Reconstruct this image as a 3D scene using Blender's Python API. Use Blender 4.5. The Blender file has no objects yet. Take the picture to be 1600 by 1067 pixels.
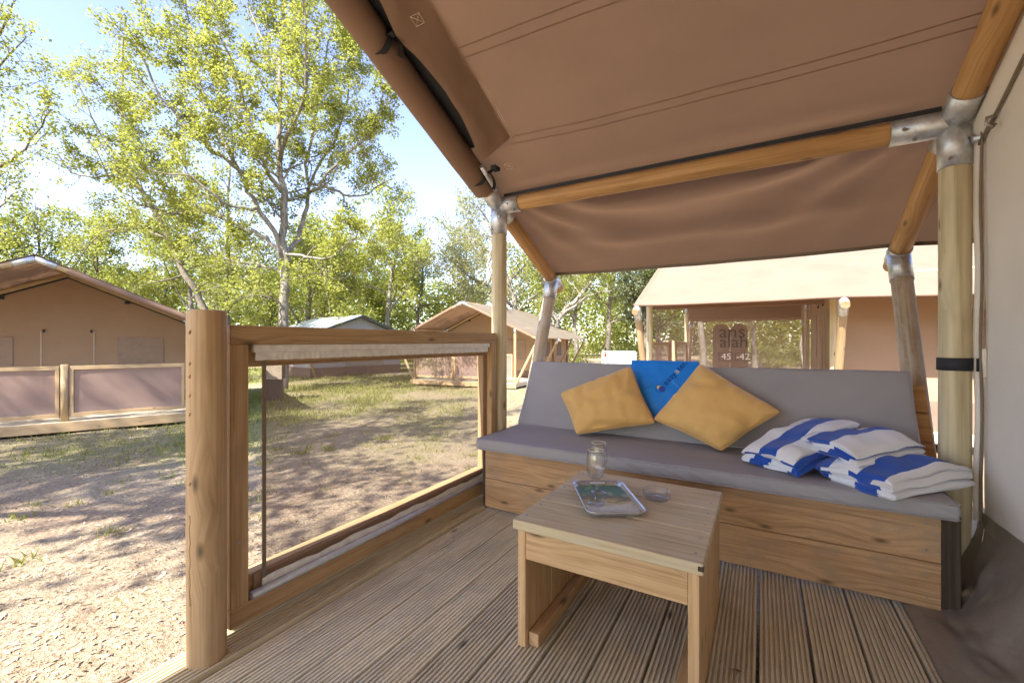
import bpy, bmesh, math, random
import numpy as np
from mathutils import Vector, noise as mn

# ------------------------------------------------------------------ camera, sky, sun, exposure
scene = bpy.context.scene
COL = scene.collection
YAW = math.radians(30.1)
CAM_H = 1.05
FPX = 673.0
FW = (-math.sin(YAW), math.cos(YAW)); RT = (math.cos(YAW), math.sin(YAW))
cam_data = bpy.data.cameras.new('camera'); cam = bpy.data.objects.new('camera', cam_data); COL.objects.link(cam)
cam.location = (0, 0, CAM_H); cam.rotation_euler = (math.radians(90), 0, YAW)
cam_data.sensor_width = 36.0; cam_data.lens = FPX / 1600 * 36.0
cam_data.clip_start = 0.03; cam_data.clip_end = 3000
scene.camera = cam

SUN_EL = math.radians(47); SX, SY = -0.055, -0.998
world = bpy.data.worlds.new('World'); scene.world = world; world.use_nodes = True
wn = world.node_tree; wn.nodes.clear()
sky = wn.nodes.new('ShaderNodeTexSky'); sky.sky_type = 'NISHITA'; sky.sun_disc = False
sky.sun_elevation = SUN_EL; sky.sun_rotation = math.atan2(SX, SY)
sky.air_density = 1.0; sky.dust_density = 0.7; sky.ozone_density = 1.0
bg = wn.nodes.new('ShaderNodeBackground'); bg.inputs['Strength'].default_value = 0.075
wo = wn.nodes.new('ShaderNodeOutputWorld')
hs_ = wn.nodes.new('ShaderNodeHueSaturation'); hs_.inputs['Saturation'].default_value = 1.0; hs_.inputs['Hue'].default_value = 0.522
wn.links.new(sky.outputs[0], hs_.inputs['Color']); wn.links.new(hs_.outputs[0], bg.inputs[0]); wn.links.new(bg.outputs[0], wo.inputs[0])
sun_d = bpy.data.lights.new('sun', 'SUN'); sun_d.energy = 2.4; sun_d.angle = math.radians(0.55); sun_d.color = (1.0, 0.96, 0.89)
sun = bpy.data.objects.new('sun', sun_d); COL.objects.link(sun)
sun.rotation_euler = Vector((SX * math.cos(SUN_EL), SY * math.cos(SUN_EL), math.sin(SUN_EL))).to_track_quat('Z', 'Y').to_euler()
scene.view_settings.view_transform = 'Standard'; scene.view_settings.look = 'None'
scene.view_settings.gamma = 1.0; scene.view_settings.use_curve_mapping = False
scene.view_settings.exposure = 2.95
scene.cycles.max_bounces = 10; scene.cycles.diffuse_bounces = 5; scene.cycles.transparent_max_bounces = 16
scene.cycles.caustics_reflective = False; scene.cycles.caustics_refractive = False
scene.cycles.use_denoising = True

def at(u, v, d):
    a = (u - 800) / FPX; b = (533 - v) / FPX
    return Vector(((FW[0] + a * RT[0]) * d, (FW[1] + a * RT[1]) * d, CAM_H + b * d))
def at_ground(u, d):
    p = at(u, 533, d); return Vector((p.x, p.y, ground_z(p.x, p.y)))
def ground_z(x, y):
    d = math.hypot(x, y)
    return -0.38 - 0.01 * min(max(d - 2, 0), 15)

# ------------------------------------------------------------------ materials
MATS = {}
def newmat(name):
    m = bpy.data.materials.new(name); m.use_nodes = True; nt = m.node_tree; nt.nodes.clear()
    out = nt.nodes.new('ShaderNodeOutputMaterial'); MATS[name] = m
    return m, nt, out
def N(nt, t, **kw):
    n = nt.nodes.new(t)
    for k, v in kw.items():
        if k.startswith('in_'):
            n.inputs[k[3:].replace('_', ' ')].default_value = v
        elif k.startswith('i') and k[1:].isdigit():
            n.inputs[int(k[1:])].default_value = v
        else: setattr(n, k, v)
    return n
def L(nt, a, b): nt.links.new(a, b)
def rgb(c): return (c[0], c[1], c[2], 1.0)
def ramp(nt, fac, stops):
    r = nt.nodes.new('ShaderNodeValToRGB'); e = r.color_ramp.elements
    while len(e) < len(stops): e.new(0.5)
    for i, (p, c) in enumerate(stops):
        e[i].position = p; e[i].color = rgb(c) if len(c) == 3 else c
    L(nt, fac, r.inputs[0]); return r.outputs[0]
def mixc(nt, fac, a, b, mode='MIX'):
    m = nt.nodes.new('ShaderNodeMix'); m.data_type = 'RGBA'; m.blend_type = mode
    for sock, v in ((m.inputs[0], fac), (m.inputs[6], a), (m.inputs[7], b)):
        if hasattr(v, 'is_output') or isinstance(v, bpy.types.NodeSocket): L(nt, v, sock)
        elif isinstance(v, (int, float)): sock.default_value = v
        else: sock.default_value = rgb(v)
    return m.outputs[2]
def mathn(nt, op, a, b=None):
    m = nt.nodes.new('ShaderNodeMath'); m.operation = op
    for i, v in enumerate((a, b)):
        if v is None: continue
        if isinstance(v, bpy.types.NodeSocket): L(nt, v, m.inputs[i])
        else: m.inputs[i].default_value = v
    return m.outputs[0]
def noise_tex(nt, vec, scale, detail=3, rough=0.55, dist=0.0):
    n = nt.nodes.new('ShaderNodeTexNoise'); n.inputs['Scale'].default_value = scale
    n.inputs['Detail'].default_value = detail; n.inputs['Roughness'].default_value = rough; n.inputs['Distortion'].default_value = dist
    if vec is not None: L(nt, vec, n.inputs['Vector'])
    return n.outputs[0]
def bump(nt, h, strength, dist, normal=None):
    b = nt.nodes.new('ShaderNodeBump'); b.inputs['Strength'].default_value = strength; b.inputs['Distance'].default_value = dist
    L(nt, h, b.inputs['Height'])
    if normal is not None: L(nt, normal, b.inputs['Normal'])
    return b.outputs[0]
def mapping(nt, vec, scale=(1, 1, 1), loc=None):
    m = nt.nodes.new('ShaderNodeMapping'); m.inputs['Scale'].default_value = scale
    L(nt, vec, m.inputs['Vector'])
    if loc is not None: L(nt, loc, m.inputs['Location'])
    return m.outputs[0]
def rand_offset(nt):
    oi = nt.nodes.new('ShaderNodeObjectInfo')
    c = nt.nodes.new('ShaderNodeCombineXYZ')
    L(nt, mathn(nt, 'MULTIPLY', oi.outputs['Random'], 37.0), c.inputs[0]); L(nt, mathn(nt, 'MULTIPLY', oi.outputs['Random'], 91.0), c.inputs[1])
    return c.outputs[0], oi.outputs['Random']

def wood(name, light, mid, dark, rough=0.65, knots=0.5, wear=None, var=0.25, grain=1.0, bstr=0.25):
    """grain follows the UV: u across, v along, in metres"""
    m, nt, out = newmat(name)
    tc = N(nt, 'ShaderNodeTexCoord'); off, rnd = rand_offset(nt)
    uv = nt.nodes.new('ShaderNodeVectorMath'); uv.operation = 'ADD'; L(nt, tc.outputs['UV'], uv.inputs[0]); L(nt, off, uv.inputs[1])
    # knots: sparse voronoi, used both as colour and to bend the grain
    vk = N(nt, 'ShaderNodeTexVoronoi', in_Scale=1.0, voronoi_dimensions='2D'); L(nt, mapping(nt, uv.outputs[0], (7.0, 2.6, 1)), vk.inputs['Vector'])
    kd = vk.outputs['Distance']
    kn = nt.nodes.new('ShaderNodeMapRange'); L(nt, kd, kn.inputs[0]); kn.inputs[1].default_value = 0.02; kn.inputs[2].default_value = 0.10; kn.inputs[3].default_value = 1; kn.inputs[4].default_value = 0
    sp = nt.nodes.new('ShaderNodeSeparateColor'); L(nt, vk.outputs['Color'], sp.inputs[0])
    sel = mathn(nt, 'GREATER_THAN', sp.outputs[0], 1 - 0.45 * knots)
    knot = mathn(nt, 'MULTIPLY', kn.outputs[0], sel)
    warp = nt.nodes.new('ShaderNodeMapRange'); L(nt, kd, warp.inputs[0]); warp.inputs[1].default_value = 0.0; warp.inputs[2].default_value = 0.45; warp.inputs[3].default_value = 0.035; warp.inputs[4].default_value = 0
    wv = nt.nodes.new('ShaderNodeCombineXYZ'); L(nt, mathn(nt, 'MULTIPLY', warp.outputs[0], sel), wv.inputs[0])
    uv2 = nt.nodes.new('ShaderNodeVectorMath'); uv2.operation = 'ADD'; L(nt, uv.outputs[0], uv2.inputs[0]); L(nt, wv.outputs[0], uv2.inputs[1])
    g1 = noise_tex(nt, mapping(nt, uv2.outputs[0], (70 * grain, 2.2 * grain, 1)), 1.0, 4, 0.6, 0.6)
    g2 = noise_tex(nt, mapping(nt, uv2.outputs[0], (220 * grain, 5 * grain, 1)), 1.0, 2, 0.5)
    g3 = noise_tex(nt, mapping(nt, uv.outputs[0], (6, 2.2, 1)), 1.0, 3, 0.6)
    f = mathn(nt, 'ADD', mathn(nt, 'MULTIPLY', g1, 0.7), mathn(nt, 'MULTIPLY', g2, 0.3))
    c = ramp(nt, f, [(0.36, dark), (0.5, mid), (0.62, light)])
    c = mixc(nt, ramp(nt, g3, [(0.35, (0, 0, 0)), (0.7, (1, 1, 1))]), c, mixc(nt, 0.5, c, mid), 'MIX')
    c = mixc(nt, mathn(nt, 'MULTIPLY', ramp(nt, g3, [(0.25, (1, 1, 1)), (0.5, (0, 0, 0))]), 0.55), c, [q * 0.62 for q in mid])
    if wear is not None:
        w = noise_tex(nt, mapping(nt, uv.outputs[0], (9, 5, 1)), 1.0, 5, 0.7)
        c = mixc(nt, ramp(nt, w, [(0.48, (0, 0, 0)), (0.66, (0.85, 0.85, 0.85))]), c, wear)
    c = mixc(nt, mathn(nt, 'MULTIPLY', knot, 0.85), c, [q * 0.22 for q in mid])
    hs = nt.nodes.new('ShaderNodeHueSaturation'); L(nt, c, hs.inputs['Color'])
    L(nt, mathn(nt, 'ADD', mathn(nt, 'MULTIPLY', rnd, var), 1 - var / 2), hs.inputs['Value'])
    b = N(nt, 'ShaderNodeBsdfPrincipled'); L(nt, hs.outputs[0], b.inputs['Base Color']); b.inputs['Roughness'].default_value = rough
    b.inputs['Specular IOR Level'].default_value = 0.25
    L(nt, bump(nt, f, bstr, 0.004), b.inputs['Normal']); L(nt, b.outputs[0], out.inputs[0])
    return m

def fabric(name, col, rough=0.85, weave=900, wb=0.15, var=0.08, transl=0.0, tcol=None, sheen=0.0, mott=6.0, wrinkle=0.0, spec=0.2):
    m, nt, out = newmat(name)
    tc = N(nt, 'ShaderNodeTexCoord'); o = tc.outputs['Object']
    n1 = noise_tex(nt, o, mott, 4, 0.6); n2 = noise_tex(nt, o, weave, 1, 0.5)
    c = ramp(nt, n1, [(0.3, [q * (1 - var) for q in col]), (0.7, [min(1, q * (1 + var)) for q in col])])
    c = mixc(nt, 0.10, c, ramp(nt, n2, [(0.3, (0, 0, 0)), (0.7, (1, 1, 1))]), 'OVERLAY')
    b = N(nt, 'ShaderNodeBsdfPrincipled'); L(nt, c, b.inputs['Base Color']); b.inputs['Roughness'].default_value = rough
    b.inputs['Specular IOR Level'].default_value = spec
    if sheen: b.inputs['Sheen Weight'].default_value = sheen; b.inputs['Sheen Roughness'].default_value = 0.4
    nrm = bump(nt, n2, wb, 0.001)
    if wrinkle:
        n3 = noise_tex(nt, o, 5.0, 3, 0.55, 1.2); nrm = bump(nt, n3, wrinkle, 0.03, nrm)
    L(nt, nrm, b.inputs['Normal'])
    if transl:
        t = N(nt, 'ShaderNodeBsdfTranslucent'); t.inputs[0].default_value = rgb(tcol or col)
        mx = N(nt, 'ShaderNodeMixShader'); mx.inputs[0].default_value = transl
        L(nt, b.outputs[0], mx.inputs[1]); L(nt, t.outputs[0], mx.inputs[2]); L(nt, mx.outputs[0], out.inputs[0])
    else: L(nt, b.outputs[0], out.inputs[0])
    return m

def simple(name, col, rough=0.5, metal=0.0, var=0.1, scale=8.0, bstr=0.0, spec=0.5):
    m, nt, out = newmat(name)
    tc = N(nt, 'ShaderNodeTexCoord'); n1 = noise_tex(nt, tc.outputs['Object'], scale, 5, 0.65)
    c = ramp(nt, n1, [(0.3, [q * (1 - var) for q in col]), (0.7, [min(1, q * (1 + var)) for q in col])])
    b = N(nt, 'ShaderNodeBsdfPrincipled'); L(nt, c, b.inputs['Base Color'])
    b.inputs['Metallic'].default_value = metal; b.inputs['Specular IOR Level'].default_value = spec
    rr = nt.nodes.new('ShaderNodeMapRange'); L(nt, n1, rr.inputs[0]); rr.inputs[3].default_value = rough * 0.85; rr.inputs[4].default_value = min(1, rough * 1.2)
    L(nt, rr.outputs[0], b.inputs['Roughness'])
    if bstr: L(nt, bump(nt, n1, bstr, 0.005), b.inputs['Normal'])
    L(nt, b.outputs[0], out.inputs[0]); return m

def screen(name, col, clear):
    m, nt, out = newmat(name)
    d = N(nt, 'ShaderNodeBsdfDiffuse'); d.inputs[0].default_value = rgb(col)
    t2 = N(nt, 'ShaderNodeBsdfTranslucent'); t2.inputs[0].default_value = rgb(col)
    md = N(nt, 'ShaderNodeMixShader'); md.inputs[0].default_value = 0.35; L(nt, d.outputs[0], md.inputs[1]); L(nt, t2.outputs[0], md.inputs[2])
    t = N(nt, 'ShaderNodeBsdfTransparent'); mx = N(nt, 'ShaderNodeMixShader'); mx.inputs[0].default_value = 1 - clear
    L(nt, t.outputs[0], mx.inputs[1]); L(nt, md.outputs[0], mx.inputs[2]); L(nt, mx.outputs[0], out.inputs[0])
    return m

def leafmat(name, c1, c2, c3, transl=0.52):
    m, nt, out = newmat(name)
    tc = N(nt, 'ShaderNodeTexCoord'); n1 = noise_tex(nt, tc.outputs['Object'], 1.1, 2, 0.6); n2 = noise_tex(nt, tc.outputs['Object'], 14.0, 1, 0.5)
    f = mathn(nt, 'ADD', mathn(nt, 'MULTIPLY', n1, 0.5), mathn(nt, 'MULTIPLY', n2, 0.5))
    c = ramp(nt, f, [(0.32, c1), (0.5, c2), (0.68, c3)])
    b = N(nt, 'ShaderNodeBsdfPrincipled'); L(nt, c, b.inputs['Base Color']); b.inputs['Roughness'].default_value = 0.55; b.inputs['Specular IOR Level'].default_value = 0.3
    t = N(nt, 'ShaderNodeBsdfTranslucent'); L(nt, mixc(nt, 0.35, c, (0.55, 0.6, 0.06)), t.inputs[0])
    mx = N(nt, 'ShaderNodeMixShader'); mx.inputs[0].default_value = transl
    L(nt, b.outputs[0], mx.inputs[1]); L(nt, t.outputs[0], mx.inputs[2]); L(nt, mx.outputs[0], out.inputs[0])
    return m

wood('deck_wood', (0.77, 0.70, 0.53), (0.69, 0.615, 0.45), (0.50, 0.43, 0.30), 0.75, 0.45, wear=(0.54, 0.50, 0.39), var=0.22)
wood('edge_board_wood', (0.66, 0.58, 0.40), (0.56, 0.47, 0.30), (0.44, 0.35, 0.20), 0.75, 0.2, var=0.08)
wood('rail_wood', (0.56, 0.38, 0.20), (0.46, 0.30, 0.15), (0.33, 0.20, 0.09), 0.6, 0.6, var=0.2)
wood('post_brown_wood', (0.55, 0.38, 0.21), (0.46, 0.305, 0.16), (0.31, 0.19, 0.09), 0.6, 0.5, var=0.1, grain=0.6)
wood('post_pale_wood', (0.74, 0.65, 0.43), (0.62, 0.52, 0.32), (0.38, 0.29, 0.15), 0.65, 1.2, var=0.12, grain=0.3)
wood('beam_wood', (0.60, 0.36, 0.16), (0.50, 0.28, 0.11), (0.34, 0.175, 0.06), 0.5, 0.5, var=0.15, grain=0.6)
wood('strut_wood', (0.58, 0.47, 0.34), (0.46, 0.35, 0.23), (0.30, 0.21, 0.13), 0.7, 0.5, wear=(0.50, 0.45, 0.38), var=0.15, grain=0.6)
wood('bench_wood', (0.62, 0.395, 0.21), (0.51, 0.305, 0.15), (0.30, 0.165, 0.075), 0.5, 1.0, wear=(0.38, 0.26, 0.16), var=0.15)
wood('dark_wood', (0.10, 0.075, 0.055), (0.07, 0.05, 0.035), (0.04, 0.03, 0.02), 0.8, 0.2)
wood('table_top_wood', (0.66, 0.55, 0.36), (0.57, 0.46, 0.285), (0.38, 0.29, 0.17), 0.7, 0.7, wear=(0.53, 0.47, 0.34), var=0.12)
wood('table_wood', (0.70, 0.48, 0.26), (0.61, 0.395, 0.20), (0.44, 0.255, 0.115), 0.6, 1.5, var=0.15)
wood('tent_wood', (0.52, 0.37, 0.21), (0.43, 0.29, 0.15), (0.30, 0.19, 0.09), 0.6, 0.4, var=0.2)
wood('step_wood', (0.26, 0.17, 0.11), (0.19, 0.12, 0.075), (0.11, 0.07, 0.045), 0.8, 0.3)
simple('galvanized', (0.56, 0.57, 0.58), 0.42, 0.75, 0.22, 30.0, 0.08)
simple('black_strap_and_shade', (0.02, 0.021, 0.024), 0.7, 0, 0.2, 40)
simple('bolt_steel', (0.35, 0.33, 0.30), 0.4, 0.9, 0.2, 60)
fabric('canvas_brown', (0.285, 0.18, 0.12), 0.7, 700, 0.25, 0.10, 0.29, (0.48, 0.34, 0.245), mott=1.6, wrinkle=0.16)
fabric('canvas_top', (0.27, 0.232, 0.17), 0.85, 500, 0.2, 0.09, 0.42, (0.62, 0.50, 0.38), mott=2.0)
fabric('canvas_cream', (0.88, 0.81, 0.70), 0.85, 700, 0.25, 0.05, 0.15, (0.6, 0.45, 0.3), mott=3.0, wrinkle=0.06)
fabric('canvas_tan', (0.45, 0.305, 0.19), 0.85, 500, 0.2, 0.06, 0.2, (0.6, 0.36, 0.18), mott=2.0, wrinkle=0.08)
fabric('piping_dark', (0.22, 0.17, 0.12), 0.8, 500, 0.2)
fabric('stitch_thread', (0.62, 0.50, 0.38), 0.8, 500, 0.2)
fabric('grey_fabric', (0.355, 0.34, 0.345), 0.85, 1100, 0.3, 0.04, mott=4.0)
fabric('mustard_velvet', (0.74, 0.455, 0.16), 0.8, 500, 0.3, 0.04, sheen=0.35, mott=9.0, wrinkle=0.12)
fabric('blue_nylon', (0.01, 0.24, 0.80), 0.38, 900, 0.1, 0.1, mott=6.0, wrinkle=0.35, spec=0.5)
fabric('navy_print', (0.01, 0.02, 0.13), 0.6, 900, 0.1)
fabric('purple_print', (0.06, 0.08, 0.42), 0.6, 900, 0.1)
fabric('yellow_print', (0.75, 0.62, 0.20), 0.6, 900, 0.1)
fabric('grey_tent_wall', (0.44, 0.41, 0.38), 0.85, 200, 0.1, 0.05, 0.1)
fabric('grey_tent_flap', (0.36, 0.31, 0.24), 0.85, 200, 0.1, 0.05)
fabric('grey_tent_roof', (0.50, 0.52, 0.46), 0.6, 200, 0.1, 0.06)
fabric('grey_tent_trim', (0.06, 0.065, 0.06), 0.6, 200, 0.1)
fabric('skirt_brown', (0.23, 0.19, 0.15), 0.33, 300, 0.1, 0.12, mott=5.0, wrinkle=0.25, spec=0.5)
fabric('skirt_matte', (0.20, 0.135, 0.10), 0.8, 300, 0.1, 0.1)
fabric('white_curtain', (0.80, 0.76, 0.68), 0.8, 300, 0.2, 0.12, mott=30.0)
simple('track_metal', (0.50, 0.49, 0.49), 0.45, 0.3, 0.12, 40)
screen('mesh_screen', (0.30, 0.18, 0.11), 0.60)
screen('mesh_dense', (0.45, 0.31, 0.25), 0.30)
screen('mesh_window', (0.40, 0.26, 0.18), 0.62)
simple('window_film', (0.27, 0.175, 0.105), 0.45, 0, 0.15, 6)
simple('print_brown', (0.06, 0.04, 0.028), 0.8)
simple('pale_print', (0.55, 0.45, 0.38), 0.8)
leafmat('oak_leaf', (0.19, 0.205, 0.03), (0.30, 0.31, 0.065), (0.42, 0.40, 0.15))
leafmat('green_leaf', (0.11, 0.14, 0.022), (0.205, 0.22, 0.045), (0.33, 0.32, 0.115))
leafmat('pale_leaf', (0.24, 0.23, 0.10), (0.34, 0.32, 0.16), (0.44, 0.40, 0.24))
leafmat('dark_leaf', (0.05, 0.065, 0.025), (0.09, 0.105, 0.045), (0.17, 0.17, 0.09), 0.25)
leafmat('grass_leaf', (0.12, 0.145, 0.03), (0.215, 0.22, 0.055), (0.36, 0.31, 0.12), 0.35)
leafmat('litter_leaf', (0.16, 0.10, 0.065), (0.36, 0.27, 0.19), (0.56, 0.47, 0.37), 0.1)

def barkmat(name, c1, c2, c3):
    m, nt, out = newmat(name)
    tc = N(nt, 'ShaderNodeTexCoord'); mp = mapping(nt, tc.outputs['Object'], (6, 6, 1.6))
    n1 = noise_tex(nt, mp, 2.0, 6, 0.7); n2 = noise_tex(nt, tc.outputs['Object'], 1.3, 3, 0.6)
    c = ramp(nt, n1, [(0.3, c1), (0.5, c2), (0.68, c3)])
    c = mixc(nt, ramp(nt, n2, [(0.45, (0, 0, 0)), (0.65, (0.7, 0.7, 0.7))]), c, c3)
    b = N(nt, 'ShaderNodeBsdfPrincipled'); L(nt, c, b.inputs['Base Color']); b.inputs['Roughness'].default_value = 0.9
    L(nt, bump(nt, n1, 0.7, 0.05), b.inputs['Normal']); L(nt, b.outputs[0], out.inputs[0])
barkmat('bark_pale', (0.07, 0.058, 0.042), (0.17, 0.145, 0.11), (0.33, 0.295, 0.245))
barkmat('bark_dark', (0.05, 0.04, 0.03), (0.11, 0.09, 0.065), (0.22, 0.18, 0.13))

def glassmat(name, col=(1, 1, 1), rough=0.0):
    m, nt, out = newmat(name)
    b = N(nt, 'ShaderNodeBsdfPrincipled'); b.inputs['Base Color'].default_value = rgb(col); b.inputs['Roughness'].default_value = rough
    b.inputs['Transmission Weight'].default_value = 1.0; b.inputs['IOR'].default_value = 1.45
    L(nt, b.outputs[0], out.inputs[0])
glassmat('thick_glass', (0.98, 0.99, 0.99))
m, nt, out = newmat('clear_glass')
tr_ = N(nt, 'ShaderNodeBsdfTransparent'); tr_.inputs[0].default_value = (0.99, 0.995, 0.995, 1); gl_ = N(nt, 'ShaderNodeBsdfGlossy'); gl_.inputs['Roughness'].default_value = 0.02
lw_ = N(nt, 'ShaderNodeLayerWeight'); lw_.inputs['Blend'].default_value = 0.5
fr_ = mathn(nt, 'ADD', mathn(nt, 'MULTIPLY', mathn(nt, 'POWER', lw_.outputs['Facing'], 3.0), 0.75), 0.07)
mx_ = N(nt, 'ShaderNodeMixShader'); L(nt, fr_, mx_.inputs[0]); L(nt, tr_.outputs[0], mx_.inputs[1]); L(nt, gl_.outputs[0], mx_.inputs[2])
gb_ = N(nt, 'ShaderNodeBsdfGlass'); gb_.inputs['IOR'].default_value = 1.45; gb_.inputs['Roughness'].default_value = 0.0
m2_ = N(nt, 'ShaderNodeMixShader'); m2_.inputs[0].default_value = 0.18; L(nt, mx_.outputs[0], m2_.inputs[1]); L(nt, gb_.outputs[0], m2_.inputs[2]); L(nt, m2_.outputs[0], out.inputs[0])

def towelmat():
    m, nt, out = newmat('striped_towel')
    tc = N(nt, 'ShaderNodeTexCoord'); sp = nt.nodes.new('ShaderNodeSeparateXYZ'); L(nt, tc.outputs['UV'], sp.inputs[0])
    wob = noise_tex(nt, tc.outputs['Object'], 60, 2)
    x = mathn(nt, 'ADD', sp.outputs[0], mathn(nt, 'MULTIPLY', wob, 0.012))
    fr = mathn(nt, 'FRACT', x); st = mathn(nt, 'GREATER_THAN', fr, 0.54)
    n2 = noise_tex(nt, tc.outputs['Object'], 420, 3, 0.7)
    blue = ramp(nt, n2, [(0.3, (0.004, 0.05, 0.34)), (0.7, (0.015, 0.11, 0.55))]); white = ramp(nt, n2, [(0.3, (0.80, 0.81, 0.84)), (0.7, (0.92, 0.92, 0.94))])
    c = mixc(nt, st, white, blue)
    b = N(nt, 'ShaderNodeBsdfPrincipled'); L(nt, c, b.inputs['Base Color']); b.inputs['Roughness'].default_value = 0.95; b.inputs['Specular IOR Level'].default_value = 0.1
    b.inputs['Sheen Weight'].default_value = 0.3
    L(nt, bump(nt, n2, 0.8, 0.004), b.inputs['Normal']); L(nt, b.outputs[0], out.inputs[0])
towelmat()

def traymat():
    m, nt, out = newmat('tray_print')
    tc = N(nt, 'ShaderNodeTexCoord'); sp = nt.nodes.new('ShaderNodeSeparateXYZ'); L(nt, tc.outputs['UV'], sp.inputs[0])
    w = N(nt, 'ShaderNodeTexNoise'); w.inputs['Scale'].default_value = 4.0; w.inputs['Detail'].default_value = 3; w.inputs['Distortion'].default_value = 1.5; L(nt, tc.outputs['UV'], w.inputs['Vector'])
    y = mathn(nt, 'ADD', sp.outputs[1], mathn(nt, 'MULTIPLY', mathn(nt, 'SUBTRACT', w.outputs[0], 0.5), 0.55))
    c = ramp(nt, y, [(0.05, (0.42, 0.42, 0.40)), (0.22, (0.62, 0.60, 0.52)), (0.38, (0.50, 0.40, 0.13)), (0.52, (0.16, 0.12, 0.06)), (0.66, (0.08, 0.19, 0.09)), (0.82, (0.04, 0.13, 0.07)), (0.97, (0.18, 0.30, 0.10))])
    vo = N(nt, 'ShaderNodeTexVoronoi', in_Scale=5.0); L(nt, tc.outputs['UV'], vo.inputs['Vector'])
    c = mixc(nt, mathn(nt, 'MULTIPLY', ramp(nt, vo.outputs['Distance'], [(0.25, (1, 1, 1)), (0.4, (0, 0, 0))]), 0.3), c, (0.55, 0.55, 0.4))
    b = N(nt, 'ShaderNodeBsdfPrincipled'); L(nt, c, b.inputs['Base Color']); b.inputs['Roughness'].default_value = 0.4; b.inputs['Specular IOR Level'].default_value = 0.2
    b.inputs['Coat Weight'].default_value = 0.0
    L(nt, b.outputs[0], out.inputs[0])
traymat()
simple('tray_rim', (0.52, 0.52, 0.56), 0.2, 0.6, 0.1, 10)
simple('gold_rim', (0.80, 0.70, 0.52), 0.35, 0.2, 0.1, 10)
simple('white_plastic', (0.55, 0.55, 0.53), 0.5, 0, 0.08, 3)
simple('red_plastic', (0.55, 0.05, 0.03), 0.5)
simple('bin_tan', (0.34, 0.27, 0.18), 0.7, 0, 0.25, 9)
simple('bin_dark', (0.05, 0.042, 0.035), 0.7, 0, 0.2, 9)
simple('bin_green', (0.12, 0.22, 0.15), 0.6, 0, 0.2, 9)
simple('stone_grey', (0.30, 0.27, 0.23), 0.9, 0, 0.3, 9, 0.4)

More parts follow.
